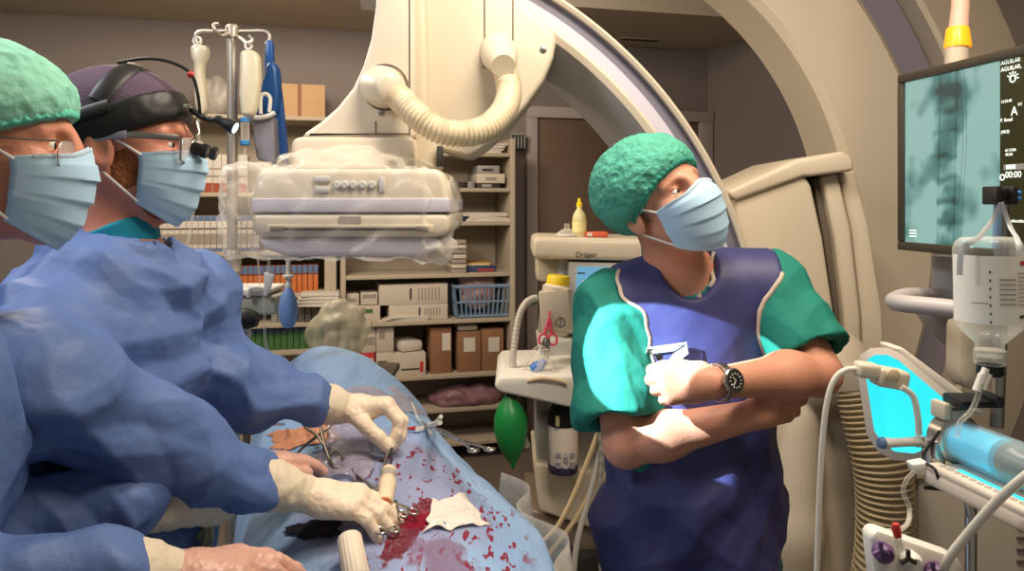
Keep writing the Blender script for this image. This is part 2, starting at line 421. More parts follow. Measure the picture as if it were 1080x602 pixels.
# blue basket
def basket():
    c = wallpt(506, 300, .26); c.z = z0+.001
    t = thing('basket', c, 'blue-grey open plastic basket with slotted sides on the worktop', 'basket')
    w, d, h = .38, .28, .205; R = RB
    MB().box(c+Vector((0, 0, .006)), (w*.86, d*.86, .01), R, .003).build('bottom', 'blue_plastic', t)
    for sgn, axis in ((-1, 1), (1, 1), (-1, 0), (1, 0)):
        m = MB(); n = 12 if axis else 8; L = w if axis else d
        def pt(f, z):
            s = .86+.14*z/h
            q = Vector(((f-.5)*L*s, sgn*d/2*s, z)) if axis else Vector((sgn*w/2*s, (f-.5)*L*s, z))
            return c+R @ q
        for k in range(n+1): m.tube([pt(k/n, .01), pt(k/n, h)], .0055, 6)
        for z in (.012, .10, h-.008): m.tube([pt(0, z), pt(1, z)], .007 if z < .15 else .012, 6)
        m.build('side', 'blue_plastic', t)
    return t
basket()
mat('pinkbag', (214, 176, 176), .3, bump=.8, bscale=18, alpha=.93)
def blob(name, c, r, m, label, cat, amp=.02, fr=14, h=.012, R=None, it=1, flat=None, group=None, big=0):
    c = Vector(c)
    def f(p):
        d = ell(p, c, r, R)
        d = d+amp*ridge(p*fr)*.5+big*perlin(p*fr*.35)
        if flat is not None: d = np.maximum(d, flat-p[:, 2])
        return d
    M = max(r)+amp+big+.03
    return sdf_obj(name, f, c-Vector((M, M, M)), c+Vector((M, M, M)), h, m, None, it, label, cat, group=group)
cb = wallpt(503, 318, .25); cb.z = z0+.02+.16
blob('plastic_bag', cb, (.135, .085, .16), 'pinkbag', 'pale pink crumpled plastic bag standing in the blue basket', 'bag', amp=.035, fr=13, h=.008, R=np.array(RB), flat=cb.z-.15)
# book and boxes on the shelf above the basket (level 289)
z1 = RZ[289]
onshelf(500, z1, .25, .24, .035, .2, 'folder', mat('navy', (44, 62, 96), .6), 'dark blue folder lying on the shelf above the basket', 'folder', [('label', 'red', .5, .95, .2, .5)])
onshelf(499, z1+.036, .25, .19, .022, .18, 'folder', mat('ochre', (176, 140, 60), .6), 'ochre yellow folder lying on the dark blue folder', 'folder', [('page_edge', 'paper', .05, .95, .3, .7)])
for k in range(7):
    onshelf(481, z1+k*.03, .30, .09, .024, .2, 'tray', 'boxwhite' if k % 2 else 'boxlabel', 'thin tray in the stack beside the plastic-wrapped detector', 'tray', group='trays stacked on the shelf', bev=.002)
z2 = RZ[234]
for k in range(5):
    onshelf(513-k, z2+k*.011, .28, .28-.02*(k % 3), .010, .2, 'document', 'paper', ['lowest of the papers on the middle shelf', 'second of the papers on the middle shelf', 'third of the papers on the middle shelf', 'fourth of the papers on the middle shelf', 'topmost of the papers on the middle shelf'][k], 'paper', rot=.06*(k % 3-1), bev=.001)
onshelf(487, z2, .3, .05, .055, .05, 'jar', 'navy', 'small dark blue jar on the middle shelf', 'jar', [('lid_band', 'paper', .05, .95, .8, .95)], bev=.015)
z3 = RZ[198]
onshelf(512, z3, .26, .15, .03, .2, 'box', 'dark', 'dark flat box on the upper shelf, bottom of a pile', 'box', [('print', 'grey', .2, .6, .2, .8)])
onshelf(514, z3+.031, .26, .18, .06, .2, 'box', 'boxwhite', 'white flat box in the middle of a pile on the upper shelf', 'box', [('print', 'boxlabel', .3, .7, .3, .6)])
onshelf(512, z3+.092, .26, .14, .05, .18, 'box', 'grey', 'grey box on top of the pile on the upper shelf', 'box', [('print', 'dark', .2, .7, .3, .6)])
for px, rr in ((478, .035), (488, .03), (496, .026)):
    c = wallpt(px, 300, .3); c.z = z3
    t = thing('cable_coil', c, {478: 'grey cable coil at the left of the upper shelf', 488: 'dark cable coil in the middle of the upper shelf', 496: 'small coil beside the box pile on the upper shelf'}[px], 'cable')
    m = MB()
    for k in range(3): m.tube([c+Vector((math.cos(a*.5236)*rr, math.sin(a*.5236)*rr, .008+k*.012)) for a in range(12)], .007, 6, True)
    m.build('loop', 'grey' if px != 488 else 'dark', t)
z4 = RZ[160]
for k in range(4):
    onshelf(500+2*k, z4+k*.016, .28, .3, .014, .22, 'document', 'paper', ['lowest of the papers on the top shelf', 'second of the papers on the top shelf', 'third of the papers on the top shelf', 'topmost of the papers on the top shelf'][k], 'paper', rot=.07*(k % 2), bev=.001)
# small wall rack right of the shelf top
wr = wallpt(545, 142, .1); t = thing('wall_rack', wr, 'small grey plastic rack fixed high beside the brown door', 'rack')
MB().box(wr, (.1, .1, .012), RB, .002).build('tray', 'grey', t)
m_ = MB()
for k in range(5): m_.box(wr+WA*(k*.022-.044)+Vector((0, 0, -.05)), (.006, .09, .09), RB, .001)
m_.build('slat', 'grey', t)
# below the worktop
z5 = RZ[396]
onshelf(461, z5, .22, .13, .28, .3, 'cardboard_box', 'cardboard', 'brown cardboard box with a white label, left of three under the worktop', 'box', [('label', 'paper', .55, .95, .5, .88)])
onshelf(490, z5, .22, .145, .25, .3, 'cardboard_box', 'cardboard', 'brown cardboard box with a white label, middle of three under the worktop', 'box', [('label', 'paper', .25, .75, .5, .85)])
onshelf(514, z5, .22, .14, .26, .3, 'cardboard_box', 'cardboard', 'brown cardboard box with a barcode label, right of three under the worktop', 'box', [('label', 'paper', .3, .8, .45, .8)])
onshelf(490, z5+.251, .25, .13, .04, .2, 'packet', 'paper', 'crumpled white packet lying on the middle cardboard box', 'packet', bev=.015)
onshelf(429, z5, .25, .20, .135, .26, 'carton', 'boxwhite', 'white printed carton in front under the worktop', 'box', [('print', 'marker', .25, .8, .25, .32), ('red_mark', 'red', .82, .92, .15, .6)])
onshelf(428, z5+.136, .25, .15, .07, .2, 'packet', 'paper', 'torn white paper packet lying on the printed carton', 'packet', rot=.3, bev=.025)
onshelf(387, z5+.15, .25, .085, .155, .25, 'carton', 'boxwhite', 'tall white carton with print, upper left under the worktop', 'box', [('print', 'boxlabel', .1, .9, .3, .6)])
onshelf(404, z5+.15, .25, .105, .16, .25, 'carton', 'boxwhite', 'tall white carton, upper right of the stack under the worktop', 'box', [('print', 'boxlabel', .15, .5, .5, .8)])
onshelf(386, z5, .25, .085, .148, .25, 'carton', 'red', 'red carton at the lower left under the worktop', 'box', [('print', 'paper', .1, .9, .5, .8)])
onshelf(404, z5, .25, .105, .148, .25, 'carton', 'boxwhite', 'white carton beside the red carton under the worktop', 'box', [('print', 'marker', .1, .6, .6, .65)])
onshelf(370, z5, .2, .03, .28, .25, 'folder', mat('rust', (150, 70, 46), .7), 'rust red upright folder at the left end under the worktop', 'folder', [('label', 'paper', .2, .8, .6, .8)])
mat('mauve_bag', (150, 112, 118), .22, bump=1.0, bscale=14, alpha=.8)
cm = wallpt(492, 418, .3); blob('plastic_bag', cm, (.25, .14, .10), 'mauve_bag', 'crumpled translucent mauve plastic sheet bag on the low shelf', 'bag', amp=.06, fr=12, h=.01, R=np.array(RB), flat=RZ[432]+.001)
# left unit: rows of files
def file_row(pxs, z, d, w, h, bm, tm, label, group, name='file_box'):
    first = None
    for i, px in enumerate(pxs):
        c = wallpt(px, 300, d); c.z = z+.0006
        if first is None:
            first = thing(name, c, label, 'file', group)
            MB().box(c+Vector((0, 0, h*.5)), (w, .22, h), RB, .003).build('spine', bm, first)
            for (mm, a, b) in tm: MB().box(c+WN*.1112+Vector((0, 0, (a+b)/2*h)), (w*.9, .002, (b-a)*h), RB).build('label_band', mm, first)
        else:
            copy_tree(first, c-first.location)
file_row([158+6.3*k for k in range(19)], LZ[266], .24, .031, .205, 'paper', [('blue_spine', .0, .10), ('blue_spine', .86, 1.0), ('marker', .62, .66), ('boxlabel', .2, .5)], 'thin white file with blue ends in the middle row of the left shelf', 'white files in the middle row')
file_row([204+5.6*k for k in range(24)], LZ[312], .25, .028, .16, 'orange', [('blue_spine', .72, 1.0), ('marker', .66, .7)], 'orange file with a blue top in the lower row of the left shelf', 'orange files in the lower row')
file_row([222+6.5*k for k in range(19)], LZ[374], .25, .033, .14, 'green_spine', [('blue_spine', .75, 1.0)], 'green file in the lowest row of the left shelf', 'green files in the lowest row')
file_row([150+9*k for k in range(13)], LZ[203], .24, .046, .22, 'paper', [('rust', 0, .25), ('boxlabel', .4, .45), ('boxlabel', .6, .64)], 'white file with a rust red foot in the upper row of the left shelf', 'white files with red feet in the upper row')
file_row([290+7*k for k in range(7)], LZ[344], .25, .034, .12, 'grey', [('boxlabel', .3, .6)], 'small grey file above the green files', 'grey files on the narrow shelf')
c = wallpt(330, 300, .25); c.z = LZ[120]+.001
onshelf(318, LZ[120], .25, .27, .19, .28, 'cardboard_box', 'cardboard_pale', 'pale cardboard box on top of the left shelf behind the blue bag', 'box', [('tape', 'cardboard', .42, .5, 0, 1)])
mat('fog_bag', (176, 170, 160), .4, bump=.6, bscale=12, alpha=.85)
cf = wallpt(226, 140, .25); blob('plastic_bag', (cf.x, cf.y, LZ[120]+.11), (.13, .10, .14), 'fog_bag', 'large frosted plastic bag on top of the left shelf behind the drip stand', 'bag', amp=.04, fr=9, h=.01, flat=LZ[120]+.001)
# paper pile and crumpled clear bag at the front of the left unit
for k in range(4):
    onshelf(338, LZ[344]+.002+k*.02+.1, .42, .26-.015*k, .018, .2, 'document', 'paper', ['bottom bundle of the paper pile right of the green files', 'second bundle of the paper pile right of the green files', 'third bundle of the paper pile right of the green files', 'topmost bundle of the paper pile right of the green files'][k], 'paper', rot=-.35+.1*k, bev=.002)
# ------------------------------------------------------------------ C-arm ring with its end plate
def ring_profile(name, ctr, prof, a0, a1, m, parent, n=72, Rm=None, label=None):
    mb = MB(); k = len(prof); V = []; F = []
    for i in range(n+1):
        a = a0+(a1-a0)*i/n
        for (r, y) in prof:
            q = Vector((math.cos(a)*r, y, math.sin(a)*r))
            if Rm: q = Rm @ q
            V.append(ctr+q)
    for i in range(n):
        for j in range(k): F.append((i*k+j, i*k+(j+1) % k, (i+1)*k+(j+1) % k, (i+1)*k+j))
    F.append(tuple(range(k))[::-1]); F.append(tuple(n*k+j for j in range(k)))
    return mb.add(V, F).build(name, m, parent, label, smooth=35)
CC = P(328, 400, 2.05)
R0 = 480/FPX*2.05
ca = thing('c_arm', P(510, 60, 2.05), 'white c-shaped x-ray arm with a lilac track sweeping over the table behind the standing man', 'x-ray arm')
A0, A1 = math.radians(-8), math.radians(84)
ring_profile('arm_body', CC, [(R0-.004, .012), (R0-.004, .20), (R0-.14, .20), (R0-.185, .14), (R0-.105, .0), (R0-.085, -.004), (R0-.080, .012)], A0, A1, mat('armgrey', (190, 182, 176), .42), ca)
ring_profile('rim', CC, [(R0, -.01), (R0, .21), (R0-.016, .21), (R0-.016, -.012), (R0-.008, -.018)], A0, A1, 'cream', ca)
ring_profile('track', CC, [(R0-.017, .008), (R0-.046, .008), (R0-.046, .03), (R0-.017, .03)], A0, A1, mat('trackdark', (112, 108, 122), .4), ca)
ring_profile('track', CC, [(R0-.047, .002), (R0-.079, .002), (R0-.079, .03), (R0-.047, .03)], A0, A1, 'lilac_light', ca)
ring_profile('bead', CC, [(R0-.080, -.004), (R0-.088, -.014), (R0-.104, -.006), (R0-.104, .02), (R0-.080, .02)], A0, A1, 'cream', ca)
Y1 = 1.98
pl = [(446, -70), (520, -70), (540, -8), (562, 12), (584, 34), (587, 42), (584, 60), (574, 84), (556, 110), (532, 138), (508, 158), (494, 166), (470, 160), (448, 150)]
MB().prism([P(x, y, Y1) for x, y in pl], (0, .20, 0), .012, 3).build('end_plate', 'cream', ca)
for x in (511, 541):
    ys = (-40, 55) if x == 511 else (-5, 66)
    MB().tube([P(x, ys[0], Y1-.001), P(x, ys[1], Y1-.001)], .0018, 6).build('seam', 'seam', ca)
for x, y in ((512, 69), (573, 52)):
    MB().lathe(P(x, y, Y1+.001), (0, -1, 0), [(.009, 0), (.009, .004), (.004, .006)], 14).build('screw', 'steel_dull', ca)
# detector column
YC = 1.86
dt = thing('x_ray_detector', P(365, 275, YC), 'cream x-ray detector head with a slot on a flared column, wrapped in clear plastic', 'x-ray detector')
col = [(398, -70), (396, 5), (391, 40), (383, 68), (372, 92), (356, 112), (338, 128), (322, 139), (316, 146), (438, 146), (438, 60), (436, -70)]
MB().prism([P(x, y, YC) for x, y in col], (0, .22, 0), .012, 3).build('column', 'cream', dt)
MB().prism([P(x, y, YC-.03) for x, y in ((306, 150), (312, 144), (436, 144), (437, 182), (306, 182))], (0, .30, 0), .012, 3).build('collar', 'cream', dt)
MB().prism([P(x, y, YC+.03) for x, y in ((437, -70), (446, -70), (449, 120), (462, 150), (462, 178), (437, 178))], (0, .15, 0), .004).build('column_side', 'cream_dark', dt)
MB().box(P(464, 165, YC+.02), (.014, .02, .05), None, .003).build('bracket', 'dark', dt)
pr = [P(396, 128, YC-.001), P(396, 141, YC-.001), P(433, 141, YC-.001)]
MB().tube(pr, .0016, 6).build('seam', 'seam', dt)
MB().tube([P(432, -40, YC-.001), P(432, 140, YC-.001)], .0016, 6).build('seam', 'seam', dt)
MB().tube([P(406+24*math.cos(a*.2618), 92+24*math.sin(a*.2618), YC-.001) for a in range(24)], .002, 6, True).build('seam', 'seam', dt)
for x, y in ((394, 102), (402, 119)):
    MB().lathe(P(x, y, YC+.001), (0, -1, 0), [(.007, 0), (.007, .004), (.003, .005)], 12).build('screw', 'steel_dull', dt)
MB().lathe(P(404, 92, YC), (.45, -1, -.2), [(.052, -.02), (.050, .01), (.040, .045), (.034, .07), (.028, .075)], 28).build('hose_socket', 'cream', dt)
YD = 1.68
def dbox(pts, dep, m, nm, y=YD, bev=.012, lab=None): return MB().prism([P(a, b, y) for a, b in pts], (0, dep, 0), bev, 3).build(nm, m, dt, lab)
dbox([(269, 186), (276, 178), (462, 178), (468, 186), (474, 210), (474, 224), (265, 224), (265, 210)], .44, 'cream', 'housing')
dbox([(265, 209), (474, 209), (474, 224), (265, 224)], .45, 'lilac_light', 'stripe', YD-.006, .003, 'pale lilac band round the detector')
dbox([(265, 225), (474, 225), (474, 244), (466, 250), (274, 250), (265, 244)], .45, 'cream', 'housing', YD-.006)
dbox([(272, 250), (466, 250), (462, 262), (440, 270), (300, 270), (276, 262)], .42, 'lilac_light', 'face_plate', YD+.004)
MB().box(P(369, 241, YD-.008), (.36, .006, .018), None, .003).build('slot_frame', 'cream_dark', dt)
MB().box(P(369, 241.5, YD-.0105), (.335, .006, .007), None, .002).build('slot', 'dark', dt)
for x in (292, 446): MB().box(P(x, 241.5, YD-.012), (.03, .006, .011), None, .003).build('slot_end', 'seam', dt)
for x, w_ in ((340, .034), (340, .034)): pass
for x, y, w_, h_ in ((340, 189, .036, .014), (340, 200, .032, .014), (403, 195, .014, .034)):
    MB().box(P(x, y, YD-.002), (w_, .008, h_), None, .004).build('button', 'grey_light', dt)
for x in (356, 364, 373, 383, 393): MB().lathe(P(x, 195, YD+.001), (0, -1, 0), [(.0085, 0), (.0085, .005), (.006, .008)], 16).build('button', 'grey_light', dt)
MB().box(P(369, 232, YD-.0075), (.046, .002, .016), None, 0).build('print', 'boxlabel', dt)
# plastic sheet bag over the detector
def wrap(p):
    c = P(364, 224, YD+.2); q = p-vec(c)
    qx = np.abs(q[:, 0])-.205; qy = np.abs(q[:, 1])-.215; qz = np.abs(q[:, 2])-.085
    d = np.linalg.norm(np.maximum(np.stack([qx, qy, qz], 1), 0), axis=1)+np.minimum(np.maximum(qx, np.maximum(qy, qz)), 0)-.035
    d = smin(d, ell(p, P(262, 200, YD+.12), (.055, .14, .085)), .04)
    d = smin(d, ell(p, P(466, 262, YD+.08), (.05, .13, .05)), .04)
    d = smin(d, ell(p, P(372, 172, YD+.2), (.19, .2, .05)), .05)
    d = smin(d, ell(p, P(476, 215, YD+.12), (.03, .14, .09)), .03)
    return d+.020*ridge(p*np.array([10, 7, 14]))+.010*ridge(p*23)
cm_ = mat('wrap', (246, 240, 228), .16, film=(.06, .46), bump=.9, bscale=26, bdet=5, spec=.8)
sdf_obj('plastic_cover', wrap, P(364, 224, YD+.2)-Vector((.36, .33, .22)), P(364, 224, YD+.2)+Vector((.36, .33, .22)), .008, 'wrap', dt, 1, 'crinkled clear plastic cover')
# hose
hs = spline([P(414, 96, YC-.03), P(424, 106, YC-.06), P(440, 122, YC-.09), P(462, 137, YC-.10), P(490, 141, YC-.09), P(514, 134, YC-.06), P(531, 117, YC-.01), P(537, 96, YC+.05), P(532, 72, YC+.09)], 26)
rad = [.0295+.0026*math.sin(i*2*math.pi/4.2) for i in range(len(hs))]
ho = thing('corrugated_hose', hs[100], 'beige corrugated hose looping from the detector column to the arm end plate', 'hose')
MB().tube(hs, rad, 20).build('tube', mat('hose', (206, 190, 160), .45), ho, smooth=80)
MB().lathe(P(526, 56, Y1), (.15, -1, -.55), [(.048, -.02), (.047, .02), (.040, .05), (.032, .085), (.029, .10)], 28).build('end_cuff', 'cream', ho)

# ------------------------------------------------------------------ robot stand: big arc, housing, joint
YG = 2.70
gs = thing('robot_stand', P(900, 560, YG)*1.0, 'large cream curved gantry of the x-ray robot behind the monitor', 'x-ray gantry')
gs.location.z = 0
GC = P(550, 250, YG); k_ = YG/FPX
ring_profile('arc', GC, [(345*k_, 0), (352*k_, -.03), (428*k_, -.03), (436*k_, -.0), (436*k_, .28), (345*k_, .28)], math.radians(-52), math.radians(72), 'cream', gs)
ring_profile('arc_side', GC, [(437*k_, .10), (494*k_, .16), (494*k_, .30), (437*k_, .28)], math.radians(-52), math.radians(72), 'lilac', gs, label='lilac side of the curved gantry')
ring_profile('arc_back', GC, [(495*k_, .06), (500*k_, .05), (600*k_, .2), (600*k_, .3), (495*k_, .30)], math.radians(-52), math.radians(72), 'cream', gs)
hs_ = thing('robot_housing', P(850, 480, 2.3), 'tall cream housing with dark grooves behind the standing man', 'x-ray gantry'); hs_.location.z = 0
YH = 2.25
def hp(pts, y, dep, nm, m, bev=.012, vec_=None): return MB().prism([P(a, b, y) for a, b in pts], vec_ or (0, dep, 0), bev, 3).build(nm, m, hs_)
hp([(773, 205), (800, 196), (848, 182), (856, 196), (868, 250), (880, 330), (884, 400), (810, 420), (797, 330), (784, 260)], YH, .34, 'front_shell', 'cream')
hp([(766, 202), (840, 168), (890, 159), (900, 166), (902, 180), (856, 186), (848, 186), (775, 212)], YH-.02, .42, 'top_cap', 'cream')
hp([(858, 190), (866, 186), (880, 250), (890, 330), (892, 400), (884, 400), (880, 330), (868, 250)], YH+.06, .25, 'groove', 'seam', .002)
hp([(867, 186), (884, 182), (898, 240), (908, 330), (910, 400), (893, 400), (890, 330), (880, 250)], YH+.03, .28, 'rib', 'cream')
hp([(885, 182), (902, 178), (918, 240), (932, 330), (936, 420), (911, 420), (908, 330), (898, 240)], YH+.05, .28, 'rib', 'cream')
# column below: base of the robot standing on the floor
def base_f(p):
    d = chain(p, [P(862, 392, 2.2), P(862, 470, 2.25), P(850, 640, 2.3)], [.10, .13, .20], .05)
    d = smin(d, ell(p, P(872, 386, 2.12), (.115, .12, .11)), .02)
    d = smin(d, ell(p, (P(880, 600, 2.35).x, 2.35, .12), (.26, .26, .20)), .12)
    d = smin(d, chain(p, [P(830, 440, 2.15), P(826, 560, 2.12), P(812, 700, 2.14)], [.09, .10, .12], .04), .012)
    return np.maximum(d, .001-p[:, 2])
sdf_obj('base', base_f, (.35, 1.85, -.02), (1.5, 2.75, 1.35), .016, 'cream', hs_, 2)
seam = [P(822, 380+6*i, 2.02) for i in range(2)]
hb = spline([P(908, 400, 2.02), P(918, 440, 2.0), P(930, 490, 1.98), P(934, 540, 1.98), P(930, 600, 2.0), P(915, 660, 2.05)], 40)
hz = thing('corrugated_hose', hb[-1], 'thick beige corrugated hose hanging below the cyan-lit panel', 'hose')
MB().tube(hb, [.066+.006*math.sin(i*2*math.pi/5) for i in range(len(hb))], 26).build('tube', mat('hose_dark', (188, 172, 140), .5), hz, smooth=80)
MB().lathe(hb[0]+Vector((-.005, 0, .03)), (.1, 0, -1), [(.075, -.02), (.074, .03), (.068, .05)], 26).build('end_cuff', 'cream', hz)

# ------------------------------------------------------------------ drip stand with bags
YP = 2.22
mat('pole_steel', (188, 180, 168), .42, metal=.75)
iv = thing('drip_stand', (P(245, 300, YP).x, YP, 0), 'stainless steel drip stand with a crossbar of hooks behind the table', 'stand')
bx_, by_ = iv.location.x, YP
MB().tube([(bx_, by_, .10), (bx_, by_, P(0, 34, YP).z)], .0145, 16).build('pole', 'pole_steel', iv)
MB().tube([(bx_, by_, .10), (bx_, by_, P(0, 272, YP).z)], .021, 18).build('lower_pole', 'pole_steel', iv)
MB().lathe((bx_, by_, P(0, 286, YP).z), (0, 0, 1), [(.022, 0), (.025, .004), (.025, .045), (.020, .06)], 20).build('collar', 'pole_steel', iv)
MB().lathe((bx_, by_, P(0, 40, YP).z), (0, 0, 1), [(.018, 0), (.019, .02), (.019, .03), (.012, .038)], 18).build('top_hub', 'pole_steel', iv)
for q in ([(245, 33), (225, 33), (212, 33), (207, 37), (207, 44), (211, 46)], [(245, 33), (262, 33), (278, 33), (284, 37), (284, 44), (280, 46)]):
    MB().tube(spline([P(a, b, YP) for a, b in q], 6), .0055, 10).build('hook_arm', 'pole_steel', iv)
MB().tube(spline([P(243, 34, YP), P(234, 38, YP-.06), P(227, 33, YP-.12), P(226, 26, YP-.12), P(231, 25, YP-.12)], 6), .005, 10).build('hook_arm', 'pole_steel', iv)
MB().tube(spline([P(247, 36, YP), P(256, 42, YP-.05), P(262, 47, YP-.09), P(266, 42, YP-.09), P(262, 38, YP-.09)], 6), .005, 10).build('hook_arm', 'pole_steel', iv)
for k in range(5):
    a = k*1.2566+.3
    MB().tube([(bx_, by_, .11), (bx_+.15*math.cos(a), by_+.15*math.sin(a), .09), (bx_+.28*math.cos(a), by_+.28*math.sin(a), .065)], .014, 10).build('foot', 'pole_steel', iv)
    MB().lathe((bx_+.28*math.cos(a)-.012*math.sin(a), by_+.28*math.sin(a)+.012*math.cos(a), .031), (math.sin(a), -math.cos(a), 0), [(.03, 0), (.03, .024)], 16).build('castor', 'dark', iv)
mat('bagmilk', (222, 212, 186), .3, alpha=.9); mat('bagblue', (30, 84, 150), .35, var=.12, vscale=10); mat('bagblue_light', (48, 96, 172), .4, var=.1, vscale=12)
def outline_body(name, m, pts, Y, dep, parent, bev=.01, **k): return MB().prism([P(a, b, Y) for a, b in pts], (0, dep, 0), bev, 3).build(name, m, parent, smooth=60, **k)
b1 = thing('infusion_bag', P(208, 120, YP), 'soft milky waisted infusion bottle hanging at the left end of the drip stand', 'infusion bag')
outline_body('body', 'bagmilk', [(199, 50), (203, 46), (213, 46), (218, 50), (217, 58), (213, 66), (212, 76), (215, 95), (217, 110), (215, 120), (208, 122), (204, 108), (203, 80), (203, 66), (200, 58)], YP-.02, .04, b1, .012)
MB().tube([P(208+4*math.cos(a), 43+4*math.sin(a), YP) for a in [k*.6283 for k in range(10)]], .004, 8, True).build('hanging_loop', 'white', b1)
MB().tube(spline([P(209, 121, YP), P(210, 160, YP), P(207, 200, YP), P(202, 235, YP), P(196, 262, YP)], 8), .004, 8).build('line', 'plastic_clear', b1)
b2 = thing('infusion_bag', P(261, 130, YP-.09), 'square-shouldered clear white infusion bag just right of the drip pole', 'infusion bag')
outline_body('body', 'bagmilk', [(252, 54), (256, 52), (268, 52), (272, 60), (273, 85), (270, 108), (266, 122), (253, 122), (251, 100)], YP-.11, .04, b2, .012)
MB().tube([P(262+3.5*math.cos(a), 48+4*math.sin(a), YP-.09) for a in [k*.6283 for k in range(10)]], .0035, 8, True).build('hanging_loop', 'white', b2)
MB().lathe(P(258.5, 150, YP-.09), (0, 0, 1), [(.006, 0), (.011, .004), (.012, .06), (.006, .07), (.005, .08)], 14).build('drip_chamber', 'plastic_clear', b2)
for y in (127, 151): MB().lathe(P(258.5, y, YP-.09), (0, 0, 1), [(.011, -.006), (.0135, -.004), (.0135, .006), (.011, .008)], 14).build('chamber_cap', mat('capblue', (60, 130, 190), .4), b2)
MB().tube(spline([P(258.5, 151, YP-.09), P(258, 175, YP-.09), P(262, 210, YP-.04), P(270, 250, YP), P(274, 300, YP)], 8), .003, 8).build('line', 'plastic_clear', b2)
b3 = thing('pressure_bag', P(285, 175, YP), 'deep blue pressure bag with white clip at the right end of the drip stand', 'infusion bag')
outline_body('strap', 'bagblue', [(280, 42), (287, 42), (288, 64), (286, 82), (279, 82), (279, 60)], YP-.012, .02, b3, .004)
outline_body('bladder', 'bagblue', [(280, 66), (287, 62), (292, 72), (294, 100), (291, 122), (264, 124), (260, 112), (260, 100), (266, 92), (274, 88), (278, 78)], YP-.04, .05, b3, .014)
outline_body('back_panel', 'bagblue_light', [(288, 70), (293, 74), (297, 100), (301, 140), (304, 174), (289, 177), (286, 120)], YP-.01, .02, b3, .006)
MB().prism([P(a, b, YP-.06) for a, b in ((264, 124), (288, 122), (291, 174), (270, 168))], (0, .05, 0), .008, 3).build('pouch', mat('pouch', (150, 146, 156), .35, alpha=.75), b3)
MB().tube(spline([P(263, 121, YP-.07), P(270, 124, YP-.07), P(280, 123, YP-.07), P(290, 119, YP-.07)], 6), (.007), 8).build('clip_bar', 'white', b3)
MB().tube(spline([P(275, 120, YP-.07), P(275, 103, YP-.07), P(280, 99, YP-.07), P(285, 104, YP-.07), P(284, 118, YP-.07)], 6), .0055, 8).build('clip', 'white', b3)
# device on the stand and the hanging bulb
dv = thing('infusion_pump', P(262, 333, YP-.02), 'pale green-grey infusion pump clamped to the drip stand', 'pump')
outline_body('body', mat('pumpgrey', (176, 176, 160), .5), [(224, 318), (230, 312), (290, 312), (292, 316), (291, 332), (228, 334), (224, 330)], YP-.10, .14, dv, .008)
outline_body('top_lid', 'white', [(222, 308), (226, 305), (282, 305), (284, 309), (280, 312), (222, 313)], YP-.11, .16, dv, .005)
MB().tube(spline([P(262, 313, YP-.115), P(264, 305, YP-.12), P(272, 303, YP-.12), P(280, 305, YP-.12), P(281, 311, YP-.115)], 6), .006, 8).build('handle', 'white', dv)
MB().lathe(P(258, 336, YP-.13), (1, 0, -.1), [(.012, -.03), (.026, -.02), (.028, .01), (.018, .035)], 18).build('knob', 'black', dv)
MB().tube(spline([P(259, 345, YP-.1), P(263, 352, YP-.1), P(256, 362, YP-.1), P(252, 372, YP-.1)], 6), .007, 8).build('bracket', 'white', dv)
lb = thing('pressure_bulb', P(303, 345, 2.05), 'light blue rubber squeeze bulb hanging on a white tube below the detector', 'bulb')
MB().lathe(P(304, 346, 2.05), (0, 0, 1), [(.004, 0), (.014, .004), (.022, .02), (.0255, .045), (.022, .075), (.013, .098), (.008, .106)], 22).build('bulb', mat('bulb', (116, 150, 204), .45), lb)
MB().lathe(P(304, 305, 2.05), (0, 0, 1), [(.008, 0), (.009, .012), (.006, .016), (.006, .03), (.015, .032), (.015, .037), (.006, .04), (.006, .09)], 14).build('valve', 'white', lb)
lt = thing('line_clamp', P(283, 308, 2.02), 'small white clamp on the thin line left of the squeeze bulb', 'clamp')
MB().prism([P(a, b, 2.02) for a, b in ((278, 287), (289, 290), (283, 309), (278, 308))], (0, .012, 0), .003).build('body', 'white', lt)
MB().tube(spline([P(284, 262, 2.03), P(283, 290, 2.03), P(279, 310, 2.03), P(279, 335, 2.03), P(280, 360, 2.06), P(284, 372, 2.1)], 8), .0035, 8).build('line', 'plastic_clear', lt)
cbg = P(358, 350, 2.75); blob('plastic_bag', cbg, (.12, .09, .13), mat('clearbag', (190, 184, 160), .25, alpha=.55, bump=1, bscale=15), 'crumpled clear plastic bag behind the head of the blue drape', 'bag', amp=.05, fr=13, h=.009)
ms = thing('instrument_trolley', (cbg.x-.06, 2.75, 0), 'small trolley behind the blue drape holding a clear plastic bag', 'trolley')
ztr = cbg.z-.135
MB().box((cbg.x-.06, 2.75, ztr-.02), (.5, .34, .025), None, .006).build('shelf_top', 'steel_dull', ms)
for sx in (-1, 1):
    for sy in (-1, 1): MB().tube([(cbg.x-.06+sx*.22, 2.75+sy*.14, .0), (cbg.x-.06+sx*.22, 2.75+sy*.14, ztr-.02)], .012, 10).build('leg', 'steel_dull', ms)

